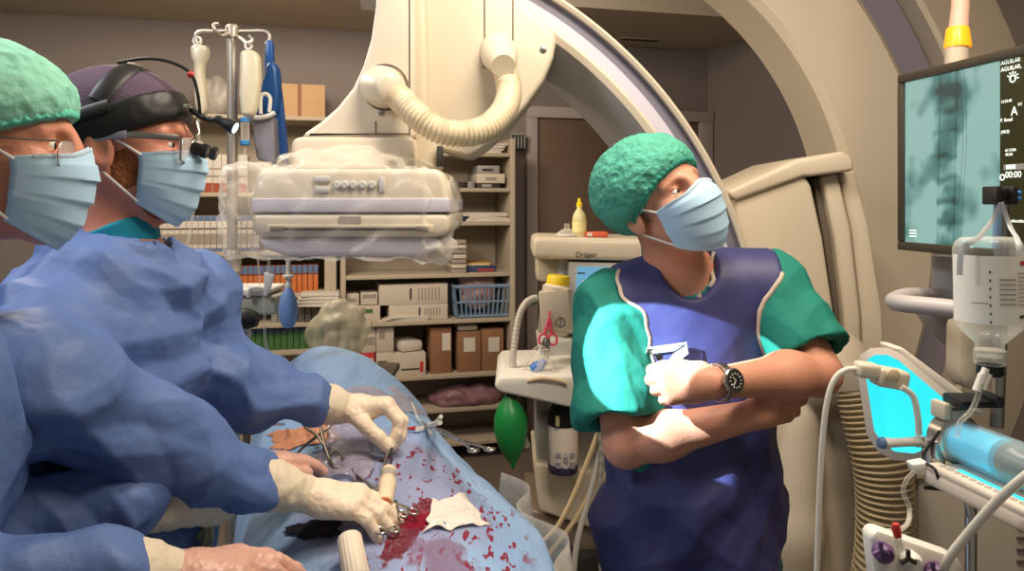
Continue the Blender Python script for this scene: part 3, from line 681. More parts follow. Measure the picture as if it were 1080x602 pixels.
# ------------------------------------------------------------------ anaesthesia machine
YM = 3.1
an = thing('anaesthesia_machine', (P(625, 300, YM).x, YM+.3, 0), 'cream anaesthesia machine with a blue screen behind the standing man', 'medical machine')
def ap(pts, y, dep, nm, m, bev=.01, **k): return MB().prism([P(a, b, y) for a, b in pts], (0, dep, 0), bev, 3).build(nm, m, an, **k)
ap([(562, 255), (566, 250), (690, 252), (694, 258), (694, 276), (562, 273)], YM, .45, 'top_housing', 'cream', .02)
ap([(566, 270), (690, 273), (690, 400), (598, 400), (598, 300), (566, 296)], YM+.16, .25, 'back_panel', 'cream_dark')
ap([(588, 273), (600, 273), (600, 352), (588, 352)], YM+.10, .12, 'column', 'grey_light')
ap([(600, 276), (688, 278), (688, 352), (597, 352)], YM+.03, .08, 'monitor', 'grey_light', .006)
ap([(609, 281), (684, 283), (684, 322), (606, 322)], YM+.025, .02, 'screen', 'screen_blue', .002, label='lit pale blue screen')
for k, (a, b, w_) in enumerate(((613, 288, .03), (616, 296, .02), (630, 290, .04), (612, 304, .03), (628, 306, .05), (616, 313, .06))):
    MB().box(P(a, b, YM+.0242), (w_, .001, .006)).build('screen_mark', 'white' if k % 2 else 'navy', an)
text('Dräger', P(607, 271, YM-.001), .030, RFRONT, 'marker', 'lettering', an, .0008)
ap([(567, 360), (640, 356), (690, 356), (690, 400), (580, 400), (572, 396)], YM+.06, .3, 'bellows_block', 'grey_light')
ap([(522, 404), (528, 397), (690, 394), (690, 424), (600, 430), (528, 414), (522, 410)], YM-.30, .5, 'tray', 'white', .012)
ap([(566, 424), (690, 424), (690, 502), (566, 494)], YM-.05, .35, 'lower_column', 'grey_light')
ap([(562, 488), (690, 505), (690, 580), (569, 540), (566, 520)], YM-.10, .45, 'lower_body', 'cream', .015)
ap([(556, 536), (690, 578), (690, 610), (552, 560)], YM-.06, .42, 'kick_panel', mat('kick', (150, 134, 116), .4, metal=.4), .008)
cx = P(625, 0, YM).x
MB().box((cx+.06, YM+.2, .17), (.62, .6, .14), None, .02).build('base', 'dark', an)
for sx in (-.2, .32):
    for sy in (-.05, .42): MB().lathe((cx+sx-.02, YM+sy, .05), (1, 0, 0), [(.05, 0), (.05, .04)], 18).build('castor', 'black', an)
for px in (574, 600):
    MB().lathe(P(px, 436, YM-.06), (0, -1, 0), [(.016, 0), (.016, .02), (.012, .024)], 16).build('port', 'grey', an)
cn = thing('absorber_canister', P(585, 352, YM-.06), 'cream canister with a yellow lid on the front of the anaesthesia machine', 'canister')
MB().lathe(P(583, 352, YM-.06), (.12, 0, 1), [(.055, 0), (.06, .006), (.062, .10), (.062, .185), (.055, .19)], 28).build('body', 'cream', cn)
MB().prism([P(a, b, YM-.125) for a, b in ((568, 308), (600, 304), (602, 350), (572, 352))], (0, .05, 0), .01).build('front_plate', 'cream', cn)
MB().lathe(P(588, 304, YM-.06), (.12, 0, 1), [(.052, 0), (.052, .012), (.046, .016)], 24).build('collar', 'white', cn)
MB().lathe(P(588.5, 300, YM-.06), (.12, 0, 1), [(.046, 0), (.046, .028), (.040, .036)], 24).build('lid', 'yellow', cn)
MB().tube([P(591+5*math.cos(a), 340+5*math.sin(a), YM-.127) for a in [k*.4488 for k in range(14)]], .0016, 6, True).build('ring_mark', 'dark', cn)
MB().tube([P(591, 336, YM-.127), P(591, 344, YM-.127)], .0012, 6).build('ring_mark', 'dark', cn)
MB().lathe(P(566, 317, YM-.06), (-1, 0, .1), [(.018, 0), (.022, .012), (.018, .03)], 14).build('green_port', 'green_spine', cn)
# things on the top and tray
bt = thing('spray_bottle', P(611, 250, YM+.1), 'clear bottle with a yellow cap and label on the anaesthesia machine', 'bottle')
zb = P(611, 251, YM).z
bt.location = (P(611, 0, YM+.1).x, YM+.1, zb)
MB().lathe(bt.location, (0, 0, 1), [(.026, 0), (.029, .004), (.029, .075), (.024, .095), (.011, .115), (.010, .125)], 22).build('body', mat('bottle_clear', (226, 214, 160), .2, alpha=.8), bt)
MB().lathe(bt.location+Vector((0, 0, .022)), (0, 0, 1), [(.0295, 0), (.0297, .04)], 22, False).build('label', mat('lab_y', (224, 214, 150), .6), bt)
MB().lathe(bt.location+Vector((0, 0, .123)), (0, 0, 1), [(.012, 0), (.013, .015), (.007, .02), (.006, .034), (.004, .036)], 16).build('cap', 'yellow', bt)
mk = thing('breathing_mask', (P(598, 0, YM+.1).x, YM+.1, zb), 'small clear breathing mask left of the yellow-capped bottle', 'mask')
MB().lathe(mk.location, (0, 0, 1), [(.045, 0), (.047, .008), (.035, .022), (.018, .032), (.011, .035), (.011, .055)], 20).build('shell', 'plastic_clear', mk)
MB().lathe(mk.location+Vector((0, 0, .001)), (0, 0, 1), [(.040, 0), (.049, .004), (.040, .010)], 20).build('cushion', 'grey_light', mk)
rt = thing('pack', (P(629, 0, YM+.08).x, YM+.08, zb), 'small red pack lying on the anaesthesia machine beside the green cap', 'pack')
MB().box(rt.location+Vector((.0, 0, .012)), (.09, .06, .022), None, .006).build('body', mat('redpack', (206, 88, 60), .5), rt)
MB().box(rt.location+Vector((-.03, -.031, .012)), (.02, .002, .014)).build('label', 'paper', rt)
zt_ = P(560, 396, YM-.2).z
tp = P(568, 0, YM-.15); tp.z = P(568, 396, YM-.15).z
sc = thing('scissors', P(579, 345, YM-.13), 'pink-handled scissors hanging at the front of the anaesthesia machine', 'scissors')
for sx in (-1, 1):
    MB().tube([P(578+sx*5+4.5*math.cos(a), 358+6*math.sin(a), YM-.14) for a in [k*.5236 for k in range(12)]], .0045, 8, True).build('finger_ring', 'pink', sc)
    MB().tube([P(578+sx*4, 352, YM-.14), P(579+sx*1.5, 342, YM-.14), P(580-sx, 328, YM-.14)], [.005, .005, .002], 8).build('blade', 'pink', sc)
br = thing('breathing_circuit', P(570, 395, YM-.2), 'clear breathing hoses and blue connector heaped on the machine tray', 'hose')
MB().tube(spline([P(566, 314, YM-.08), P(556, 318, YM-.1), P(548, 332, YM-.12), P(543, 360, YM-.14), P(541, 392, YM-.15), P(546, 440, YM-.12), P(556, 470, YM-.08)], 20), [.013+.0016*math.sin(i*2.1) for i in range(121)], 12).build('hose', mat('hose_clear', (206, 200, 190), .35, alpha=.9), br, smooth=80)
MB().tube(spline([P(552, 396, YM-.2), P(556, 380, YM-.2), P(568, 366, YM-.2), P(576, 372, YM-.2), P(572, 388, YM-.2), P(566, 394, YM-.2)], 10), .008, 10).build('line', 'plastic_clear', br)
MB().lathe(P(562, 391, YM-.22), (.6, 0, .5), [(.02, 0), (.024, .02), (.016, .04), (.012, .06)], 16).build('connector', mat('conblue', (50, 110, 190), .4), br)
MB().lathe(P(575, 394, YM-.22), (0, 0, 1), [(.045, 0), (.05, .015), (.03, .045), (.014, .06), (.012, .09)], 18).build('mask', 'plastic_clear', br)
MB().lathe(P(575, 372, YM-.18), (0.1, 0, 1), [(.012, 0), (.016, .01), (.016, .04), (.012, .055)], 14).build('valve', 'steel_dull', br)
MB().tube(spline([P(556, 402, YM-.3), P(572, 399, YM-.31), P(592, 402, YM-.31), P(598, 405, YM-.31)], 8), .007, 8).build('line', mat('tan', (196, 176, 140), .5), br)
gb = thing('breathing_bag', P(541, 488, YM-.28), 'green rubber breathing bag hanging from the tray of the anaesthesia machine', 'bag')
MB().lathe(P(541, 489, YM-.26), (-.06, 0, 1), [(.008, -.012), (.010, .0), (.024, .02), (.05, .07), (.062, .125), (.060, .17), (.045, .21), (.022, .24), (.015, .25)], 26).build('bladder', mat('baggreen', (26, 128, 62), .35), gb)
MB().lathe(P(540, 421, YM-.26), (0, 0, 1), [(.018, 0), (.020, .01), (.020, .03)], 18).build('neck', 'dark', gb)
MB().lathe(P(541, 494, YM-.26), (0, 0, 1), [(.006, 0), (.008, .02)], 10).build('tail', 'dark', gb)
sj = thing('suction_jar', P(594, 498, YM-.16), 'white suction jar with a black lid and dark foot below the tray', 'jar')
MB().lathe(P(594, 497, YM-.17), (0, 0, 1), [(.052, 0), (.056, .006), (.057, .03), (.054, .034)], 26).build('foot', mat('plum', (58, 48, 82), .45), sj)
MB().lathe(P(594, 489, YM-.17), (0, 0, 1), [(.054, 0), (.056, .01), (.056, .15), (.050, .16)], 26).build('body', mat('jarwhite', (226, 214, 200), .45), sj)
MB().lathe(P(594, 447, YM-.17), (0, 0, 1), [(.058, 0), (.061, .005), (.061, .05), (.045, .075)], 26).build('lid', 'black', sj)
for r_ in range(3):
    for c_ in range(3):
        MB().box(P(589+c_*7.5, 480+r_*6, YM-.229), (.018, .004, .015), None).build('mark', 'grey_light' if (r_+c_) % 2 else 'lilac', sj)
MB().box(P(588, 444, YM-.232), (.016, .012, .04), None, .004).build('latch', 'tan', sj)
for pts, rr, m, lb_ in (([(640, 430), (633, 450), (622, 480), (606, 520), (590, 552), (578, 566), (566, 576)], .009, 'tan', 'tan tube hanging from the machine to the floor, left one'),
                        ([(646, 432), (638, 470), (626, 510), (608, 545), (592, 568), (578, 585)], .009, 'tan', 'tan tube hanging from the machine to the floor, second one'),
                        ([(640, 445), (632, 480), (622, 520), (612, 556), (606, 590), (604, 640)], .011, 'grey_light', 'grey tube hanging beside the standing man')):
    o_ = MB().tube(spline([P(a, b, YM-.42) for a, b in pts], 8), rr, 10).build('tube', m); tag(o_, lb_, 'tube')
zz = thing('cable', P(634, 540, YM-.45), 'grey segmented cable hanging behind the apron of the standing man', 'cable')
MB().tube(spline([P(632, 446, YM-.45), P(635, 480, YM-.45), P(633, 520, YM-.45), P(636, 560, YM-.45), P(632, 640, YM-.45)], 14), [.008+.003*(i % 4 == 0) for i in range(57)], 10).build('cord', 'grey', zz)
# ------------------------------------------------------------------ ceiling-hung monitor with the x-ray picture
MO = Vector((.825, 1.65, 1.497)); MD = Vector((.153, -.988, 0)).normalized(); MN = Vector((-.988, -.153, 0)).normalized()
MH, MW = .369, .62
RM = frameR(MD, Vector((0, 0, 1)), MN)
def mp(s, v, n=0): return MO+MD*s+UP*v+MN*n
def spx(px):
    k = (px-540)/FPX; return (1.65*k-.825)/(.153+.988*k)
def vpy(py, px):
    s = spx(px); Y = 1.65-.988*s; return CAMZ+(HY-py)/FPX*Y-MO.z
mn = thing('monitor', mp(MW/2, 0, -.06), 'wide ceiling-hung monitor showing a teal x-ray of a spine', 'monitor')
mat('bezel', (62, 56, 46), .45)
MB().box(mp(MW/2, MH/2, -.03), (MW, MH, .06), RM, .006).build('case', 'bezel', mn)
for a, b, c_, d_ in ((0, MW, 0, .018), (0, MW, MH-.018, MH), (0, .018, .018, MH-.018), (MW-.018, MW, .018, MH-.018)):
    MB().box(mp((a+b)/2, (c_+d_)/2, .004), (b-a, d_-c_, .010), RM, .003).build('bezel', 'bezel', mn)
def xray():
    m = bpy.data.materials.new('xray_picture'); m.use_nodes = True; nt = m.node_tree; N = nt.nodes; L = nt.links
    b = N['Principled BSDF']; b.inputs['Base Color'].default_value = (.02, .03, .03, 1); b.inputs['Roughness'].default_value = .25
    tc = N.new('ShaderNodeTexCoord'); du = N.new('ShaderNodeVectorMath'); du.operation = 'DOT_PRODUCT'; du.inputs[1].default_value = MD
    L.new(tc.outputs['Object'], du.inputs[0]); sx = N.new('ShaderNodeSeparateXYZ'); L.new(tc.outputs['Object'], sx.inputs[0])
    def M(op, a, b_=None, c_=None):
        q = N.new('ShaderNodeMath'); q.operation = op
        for i, x in enumerate((a, b_, c_)):
            if x is None: continue
            if isinstance(x, (int, float)): q.inputs[i].default_value = x
            else: L.new(x, q.inputs[i])
        return q.outputs[0]
    u = du.outputs['Value']; v = sx.outputs[2]
    uu = M('SUBTRACT', u, M('MULTIPLY', M('SINE', M('MULTIPLY', v, 9)), .004))
    nz = N.new('ShaderNodeTexNoise'); nz.inputs['Scale'].default_value = 26; nz.inputs['Detail'].default_value = 5; L.new(tc.outputs['Object'], nz.inputs['Vector'])
    nb = N.new('ShaderNodeTexNoise'); nb.inputs['Scale'].default_value = 11; nb.inputs['Detail'].default_value = 2; L.new(tc.outputs['Object'], nb.inputs['Vector'])
    sp = M('SMOOTH_MIN', 1.0, M('MULTIPLY', M('ABSOLUTE', uu), 1/.046), .5)          # 0 on the spine, 1 off it
    sp = M('SUBTRACT', 1, M('POWER', sp, 2))
    bars = M('POWER', M('ABSOLUTE', M('SINE', M('MULTIPLY_ADD', v, 72, M('MULTIPLY', nz.outputs[0], 2.2)))), 8)
    edge = M('SUBTRACT', 1, M('MINIMUM', 1, M('MULTIPLY', M('ABSOLUTE', M('SUBTRACT', M('ABSOLUTE', uu), .023)), 220)))
    dark = M('ADD', M('MULTIPLY', sp, M('MULTIPLY_ADD', nz.outputs[0], 1.0, .0)), M('MULTIPLY', sp, M('MULTIPLY', bars, .30)))
    dark = M('ADD', dark, M('MULTIPLY', edge, .22))
    dark = M('ADD', dark, M('MULTIPLY', M('SUBTRACT', nb.outputs[0], .47), -2.4))
    rp = N.new('ShaderNodeValToRGB'); L.new(dark, rp.inputs[0])
    e = rp.color_ramp.elements; e[0].position = 0; e[0].color = rgb(152, 194, 186); e[1].position = .85; e[1].color = rgb(28, 60, 58)
    q = rp.color_ramp.elements.new(.35); q.color = rgb(84, 136, 130)
    L.new(rp.outputs[0], b.inputs['Emission Color']); b.inputs['Emission Strength'].default_value = .85
    return m
s1 = spx(1056)
XR = xray()
MB().add([mp(.018, .018, .0025), mp(s1, .018, .0025), mp(s1, MH-.018, .0025), mp(.018, MH-.018, .0025)], [(0, 1, 2, 3)]).build('xray_picture', XR, mn, 'teal x-ray picture of a spine')
mn.children[-1].data.transform(Matrix.Translation(-(mp(.142, MH/2, 0)-mn.location))); mn.children[-1].location = mp(.142, MH/2, 0)-mn.location
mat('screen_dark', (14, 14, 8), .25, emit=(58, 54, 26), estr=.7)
MB().add([mp(s1+.001, .018, .0025), mp(MW-.018, .018, .0025), mp(MW-.018, MH-.018, .0025), mp(s1+.001, MH-.018, .0025)], [(0, 1, 2, 3)]).build('info_panel', 'screen_dark', mn, 'dark side panel with white readings')
mat('glow_white', (230, 240, 230), .5, emit=(225, 240, 228), estr=.9)
def mt(body, px, py, size): text(body, mp(spx(px), vpy(py, px), .0035), size, RM, 'glow_white', 'screen_text', mn, .0002)
mt('AGUILAR', 1057.5, 69, .0105); mt('AGUILAR,', 1057.5, 76, .0105)
mt('A', 1068, 122, .022); mt('P. lineal', 1056.8, 129, .009)
mt('12:32:48', 1057.5, 109, .007); mt('1/1', 1075, 112, .008); mt('(40.5)', 1057.5, 141, .008)
mt('00:00', 1062, 187.5, .016); mt('61:15:06', 1062, 160, .007); mt('40.5%', 1062, 164.5, .007)
mt('Reproducción', 1059, 234, .0085)
g = mp(spx(1070), vpy(83, 1070), .0035)
def rng(c, r, w_): return MB().tube([c+MD*(r*math.cos(a))+UP*(r*math.sin(a)) for a in [k*.3927 for k in range(16)]], w_, 6, True)
rng(g, .006, .0012).build('screen_icon', 'glow_white', mn)
mb = MB()
for k in range(6):
    a = k*.5236; mb.tube([g+MD*(.009*math.cos(a))+UP*(.009*math.sin(a)), g+MD*(.013*math.cos(a))+UP*(.013*math.sin(a))], .001, 6)
mb.build('screen_icon', 'glow_white', mn)
rng(mp(spx(1059), vpy(187, 1059), .0035), .005, .001).build('screen_icon', 'glow_white', mn)
MB().box(mp(spx(1071), vpy(176, 1071), .003), (.045, .010, .001), RM).build('screen_bar', 'grey', mn)
MB().box(mp(spx(1068), vpy(176, 1068), .0035), (.02, .007, .001), RM).build('screen_bar', 'glow_white', mn)
for y in (243, 246, 249): MB().box(mp(spx(964), vpy(y, 964), .003), (.022, .002, .0008), RM).build('screen_text', 'glow_white', mn)
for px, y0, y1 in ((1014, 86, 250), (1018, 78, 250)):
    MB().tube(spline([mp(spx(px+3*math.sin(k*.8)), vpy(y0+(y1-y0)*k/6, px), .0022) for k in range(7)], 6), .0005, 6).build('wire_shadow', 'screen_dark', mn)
# monitor suspension, rail handle, beacon
sr = thing('monitor_suspension', (1.75, 1.72, 2.98), 'pale grey suspension arm and hand rail carrying the monitor', 'monitor arm')
mat('sus', (176, 170, 170), .4)
MB().tube([P(1001, 270, 1.66), P(1001, 345, 1.66)], .034, 20).build('lower_tube', 'sus', sr)
MB().box(mp(.25, .15, -.085), (.18, .2, .05), RM, .01).build('mount', 'sus', sr)
MB().tube([(1.75, 1.72, 2.98), (1.75, 1.72, 1.66), (1.70, 1.71, 1.64), mp(.25, .14, -.09)], .032, 18).build('drop_arm', 'sus', sr)
MB().tube(spline([P(1020, 314, 1.62), P(985, 312, 1.62), P(958, 312, 1.58), P(943, 317, 1.53), P(953, 320, 1.46), P(1000, 325, 1.40), P(1080, 335, 1.32), P(1160, 346, 1.25)], 10), (.0165), 16, flat=(0, 0, 1)).build('hand_rail', 'sus', sr)
MB().prism([P(a, b, 1.62) for a, b in ((985, 308), (1045, 308), (1050, 345), (1040, 372), (1026, 382), (990, 346), (980, 330))], (0, .08, 0), .015).build('rail_bracket', 'sus', sr)
MB().prism([P(a, b, 1.5) for a, b in ((1013, 338), (1055, 338), (1056, 395), (1048, 412), (1020, 412), (1012, 398))], (0, .06, 0), .015).build('holder_plate', 'cream_dark', sr)
bc = thing('beacon_lamp', P(1010, 60, 1.95), 'cream hanging tube with a lit amber ring above the monitor', 'lamp')
MB().lathe(P(1009, 70, 1.95), (0, 0, 1), [(.028, 0), (.027, .05)], 22).build('lower_tube', 'cream', bc)
MB().lathe(P(1010, 50, 1.95), (0, 0, 1), [(.031, 0), (.031, .006), (.026, .046), (.024, .05)], 24).build('lamp_ring', mat('amber', (255, 170, 40), .3, emit=(255, 140, 10), estr=1.0), bc, 'glowing amber ring')
MB().tube([P(1011, 30, 1.95), P(1013, 6, 1.95), (P(1013, 0, 1.95).x, 1.95, 2.98)], [.023, .021, .022], 20).build('upper_tube', mat('tube_peach', (230, 190, 170), .4), bc)

# ------------------------------------------------------------------ hanging glass bottle and its pole
YB = 1.05
po = thing('bottle_pole', (P(1054, 0, YB+.10).x, YB+.10, P(0, 455, YB+.10).z), 'slim steel pole with a black hook clamp holding the glass bottle', 'pole')
MB().tube([P(1051, 450, YB+.09), P(1054, 380, YB+.09), P(1057, 215, YB+.09)], .0095, 14).build('pole', 'steel_dull', po)
MB().box(P(1055, 204, YB+.07), (.030, .035, .016), None, .003).build('clamp', 'black', po)
for x in (1046, 1063): MB().box(P(x, 206, YB+.06), (.008, .035, .026), None, .002).build('clamp_jaw', 'black', po)
for y in (203, 209): MB().tube([P(1062, y, YB+.06), P(1076, y+.5, YB+.06)], .0035, 8).build('blue_peg', mat('peg', (58, 128, 196), .4), po)
MB().tube([P(1053, 214, YB+.06), P(1051, 262, YB+.062)], .006, 10).build('rod', mat('rodblue', (120, 150, 180), .35), po)
bo = thing('glass_bottle', P(1044, 372, YB), 'clear glass infusion bottle with a white label hanging upside down in front of the monitor', 'bottle')
s_ = YB/FPX
def bl(py): return (372-py)*s_
bp_ = [(.0, bl(376)), (13*s_, bl(376)), (14*s_, bl(366)), (14*s_, bl(362)), (20*s_, bl(356)), (30*s_, bl(346)), (33*s_, bl(336)), (33*s_, bl(262)), (31*s_, bl(255)), (25*s_, bl(250)), (0, bl(249))]
mat('glass', (240, 244, 240), .03, film=(.03, .45), spec=1)
mat('liquid', (236, 238, 228), .05, film=(.05, .3))
MB().lathe(P(1044, 372, YB), (-.02, 0, 1), bp_, 36, False).build('glass_body', 'glass', bo, smooth=60)
lq = [(0, bl(375)), (12.4*s_, bl(374)), (13*s_, bl(362)), (19*s_, bl(355)), (29*s_, bl(345)), (32*s_, bl(336)), (32*s_, bl(275)), (0, bl(275))]
MB().lathe(P(1044, 372, YB), (-.02, 0, 1), lq, 32, False).build('liquid', 'liquid', bo)
lbv = MB(); bc_ = P(1044, 372, YB); 
def labpt(a, z):
    a -= .50; return bc_+Vector((math.cos(a)*33.6*s_-.02*z, math.sin(a)*33.6*s_, z))
def labgrid(a0, a1, z0, z1, off=0):
    return MB().grid(lambda u, v: labpt(a0+(a1-a0)*u, z0+(z1-z0)*v)+Vector((math.cos(a0+(a1-a0)*u), math.sin(a0+(a1-a0)*u), 0))*off, max(2, int(abs(a1-a0)*12)), 1)
mat('labelwhite', (232, 230, 222), .55)
labgrid(math.radians(195), math.radians(350), bl(338), bl(268)).build('label', 'labelwhite', bo, 'white printed label')
for (a0, a1, y0, y1, m) in [(322, 349, 273, 277, 'red')]+[(283, 312, 291+5*k, 292.4+5*k, 'boxlabel') for k in range(6)]+[(268, 270.5, 283+8.5*k, 285.5+8.5*k, 'dark') for k in range(7)]+[(315, 348, 285+4*k, 286+4*k, 'boxlabel') for k in range(9)]+[(240, 266, 316, 317, 'boxlabel'), (318, 345, 328, 331, 'marker')]:
    labgrid(math.radians(a0), math.radians(a1), bl(y1), bl(y0), .0006).build('print', m, bo)
MB().lathe(P(1044, 384, YB), (0, 0, 1), [(14.5*s_, 0), (15.5*s_, 2*s_), (15.5*s_, 15*s_), (13*s_, 16*s_)], 26).build('neck_ring', 'plastic_clear', bo)
MB().lathe(P(1044, 396, YB), (0, 0, 1), [(11*s_, 0), (13*s_, 2*s_), (13*s_, 12*s_)], 22).build('stopper', 'black', bo)
mat('tape', (196, 200, 206), .35, alpha=.75)
for q in ([(1056, 214), (1044, 236), (1030, 252), (1015, 262), (1012, 290)], [(1056, 214), (1066, 240), (1074, 256), (1075, 290)]):
    MB().tube(spline([P(a, b, YB-.03 if b > 250 else YB+.03) for a, b in q], 8), [(.0005, .0035)]*(8*(len(q)-1)+1), 8, flat=(0, 1, 0)).build('hanging_tape', 'tape', bo)
dc = thing('drip_set', P(1037, 408, YB-.02), 'white spike and drip chamber below the hanging glass bottle', 'drip chamber')
for a, b, c_, d_ in ((1043, 394, 1036, 410), (1036, 394, 1030, 412), (1040, 388, 1034, 404)):
    MB().tube([P(a, b, YB-.03), P(c_, d_, YB-.03)], [.0045, .0055], 10).build('fin', 'white', dc)
MB().tube(spline([P(1034, 408, YB-.03), P(1029, 424, YB-.03), P(1022, 436, YB-.03), P(1012, 446, YB-.03), P(1010, 460, YB-.03)], 8), .0035, 8).build('line', 'plastic_clear', dc)
ck = thing('clamp_block', P(1028, 424, YB), 'black clamp block across the steel pole under the bottle', 'clamp')
MB().box(P(1026, 422, YB+.03), (.056, .05, .010), None, .003).build('block', 'black', ck)
MB().box(P(1008, 423, YB+.02), (.012, .05, .014), None, .004).build('jaw', 'black', ck)
MB().box(P(1044, 419, YB+.02), (.012, .05, .014), None, .004).build('jaw', 'black', ck)

# ------------------------------------------------------------------ injector: cyan panel, rail, syringe
mat('cyan', (40, 200, 220), .3, emit=(46, 226, 240), estr=.95)
mat('shell', (206, 194, 180), .45)
YJ = 1.22
ij = thing('contrast_injector', P(960, 485, YJ), 'injector head with a glowing cyan panel in a pale rounded frame', 'medical machine')
op = [(903, 385), (907, 374), (918, 367), (935, 366), (952, 373), (1010, 421), (1016, 432), (1010, 460), (994, 478), (968, 487), (942, 485), (926, 476), (914, 458)]
ip = [(912, 388), (915, 379), (923, 374), (936, 374), (948, 380), (1000, 424), (1004, 434), (998, 456), (986, 470), (964, 478), (944, 476), (932, 469), (922, 454)]
def yj(px): return YJ-(px-905)/110*.09
fr = MB(); n_ = len(op)
V = [P(a, b, yj(a)) for a, b in op]+[P(a, b, yj(a)-.004) for a, b in ip]+[P(a, b, yj(a)+.012) for a, b in ip]+[P(a, b, yj(a)+.05) for a, b in op]
F_ = []
for i in range(n_):
    j = (i+1) % n_
    F_ += [(i, j, n_+j, n_+i), (n_+i, n_+j, 2*n_+j, 2*n_+i), (3*n_+i, 3*n_+j, j, i)]
F_.append(tuple(range(3*n_, 4*n_)))
fr.add(V, F_).build('frame', 'shell', ij)
MB().add([P(a, b, yj(a)+.010) for a, b in ip], [tuple(range(n_))]).build('lit_panel', 'cyan', ij, 'glowing cyan panel')
MB().prism([P(a, b, yj(a)-.0) for a, b in ((940, 366), (952, 366), (1030, 424), (1040, 440), (1012, 430))], (0, .05, 0), .004).build('frame_arm', 'shell', ij)
# connector blocks clipped on the panel
cb_ = thing('transducer_block', P(940, 405, 1.12), 'pair of cream connector blocks clipped over the cyan panel', 'connector')
for c0, sz, rz_ in (((914, 390), (.032, .03, .022), -.12), ((938, 398), (.046, .034, .028), -.18)):
    R_ = Matrix.Rotation(rz_*-1, 3, 'Y'); MB().box(P(c0[0], c0[1], 1.13), sz, R_, .006, 3).build('block', 'cream', cb_)
MB().lathe(P(926, 394, 1.13), (1, 0, -.15), [(.009, -.008), (.009, .008)], 12).build('joint', 'cream_dark', cb_)
MB().lathe(P(941, 396, 1.112), (0, -1, 0), [(.009, 0), (.010, .004), (.006, .006)], 14).build('button', 'tan', cb_)
tb = MB().tube(spline([P(904, 389, 1.13), P(892, 390, 1.13), P(880, 400, 1.13), P(872, 425, 1.13), P(867, 470, 1.13), P(864, 530, 1.13), P(861, 620, 1.13), P(859, 700, 1.13)], 10), .0042, 10).build('tube', mat('tubepale', (226, 220, 206), .3, alpha=.85))
tag(tb, 'pale clear tube running down from the cream connector blocks beside the standing man', 'tube')
lc = thing('stopcock', P(950, 466, 1.115), 'clear stopcock with blue and black tips lying across the cyan panel', 'stopcock')
MB().lathe(P(938, 467, 1.115), (1, 0, .05), [(.006, -.008), (.008, -.006), (.008, .0), (.0065, .002), (.0065, .035), (.008, .038), (.008, .048), (.005, .05)], 16).build('barrel', 'white', lc)
MB().lathe(P(934, 467, 1.115), (-1, 0, 0), [(.007, 0), (.009, .004), (.007, .010), (.003, .012)], 14).build('tip', mat('tipblue', (90, 120, 160), .3, alpha=.8), lc)
MB().lathe(P(972, 466, 1.115), (1, 0, .05), [(.005, -.002), (.0065, .0), (.0065, .010), (.004, .012)], 12).build('black_tip', 'black', lc)
MB().tube(spline([P(951, 408, 1.11), P(963, 418, 1.11), P(968, 440, 1.11), P(969, 458, 1.112)], 8), .0045, 10).build('line', 'tubepale', lc)
# syringe rail: from (985,450) near end towards the right foreground
RA = P(1010, 466, 1.08); RBp = P(1150, 524, .88)+(P(1150, 524, .88)-P(1010, 466, 1.08))*.55; ax = (RBp-RA).normalized()
side = Vector((0, 0, 1)).cross(ax).normalized()         # away from the camera / left
upv = ax.cross(side).normalized()
if upv.z < 0: upv = -upv
RR = frameR(ax, side, upv if ax.cross(side).dot(upv) > 0 else -upv)
Lr = (RBp-RA).length
rl = thing('syringe_rail', RA, 'long pale injector rail with printed scale and cyan light strips under the clear syringe', 'medical machine')
def rp(s, a, b): return RA+ax*s+side*a+upv*b
MB().box(rp(Lr/2, 0, -.040), (Lr, .115, .026), RR, .009, 3).build('bed', 'shell', rl)
tow = -1 if side.y > 0 else 1          # sign of the side nearest to the camera
MB().box(rp(Lr/2+.01, tow*.047, -.027), (Lr, .022, .012), RR, .005, 3).build('front_lip', 'shell', rl)
MB().box(rp(Lr/2+.02, -tow*.047, -.022), (Lr, .022, .018), RR, .005, 3).build('back_lip', 'shell', rl)
for a in (-.030, .030): MB().box(rp(Lr/2+.02, a, -.0262), (Lr-.03, .012, .003), RR).build('light_strip', 'cyan', rl, 'glowing cyan strip')
for k in range(16):
    c = rp(.03+.013*k, tow*.047, -.0208); MB().tube([c+ax*(.0035*math.cos(a))+side*(.0035*math.sin(a)) for a in [q*.7854 for q in range(8)]], .0006, 5, True).build('scale_mark', 'grey', rl)
sy = thing('syringe', rp(.1, 0, 0), 'large clear syringe with blue LED-lit contents and a dark plunger on the injector rail', 'syringe')
MB().lathe(rp(.004, 0, .004), ax, [(.026, 0), (.0285, .004), (.0285, Lr-.02)], 32, False).build('barrel', mat('barrel', (200, 236, 244), .05, film=(.05, .45), spec=1), sy, smooth=60)
MB().lathe(rp(.006, 0, .004), ax, [(.0, 0), (.024, .002), (.0245, .075), (0, .078)], 28).build('contents', mat('lit_contents', (16, 176, 216), .2, emit=(20, 170, 215), estr=.35), sy)  # LED light put into the contents as cyan colour and emission
MB().lathe(rp(.085, 0, .004), ax, [(.02, 0), (.0255, .008), (.0255, .022), (.021, .03), (.021, .05), (.016, .06), (.016, Lr-.10)], 28).build('plunger', mat('plunger', (72, 64, 58), .35, metal=.3), sy)
br_ = thing('syringe_bracket', rp(-.01, 0, -.03), 'polished metal bracket holding the front end of the syringe', 'bracket')
MB().lathe(rp(-.022, 0, .004), ax, [(.0, 0), (.028, 0), (.034, .003), (.034, .026), (.0295, .029)], 32).build('collar', 'steel', br_)
MB().box(rp(-.008, 0, .038), (.028, .026, .016), RR, .004).build('latch', 'cream', br_)
MB().box(rp(-.008, -.02, .044), (.03, .012, .024), RR, .004).build('latch', 'cream', br_)
MB().box(rp(-.01, tow*.03, -.02), (.03, .02, .05), RR, .006).build('foot', 'steel', br_)
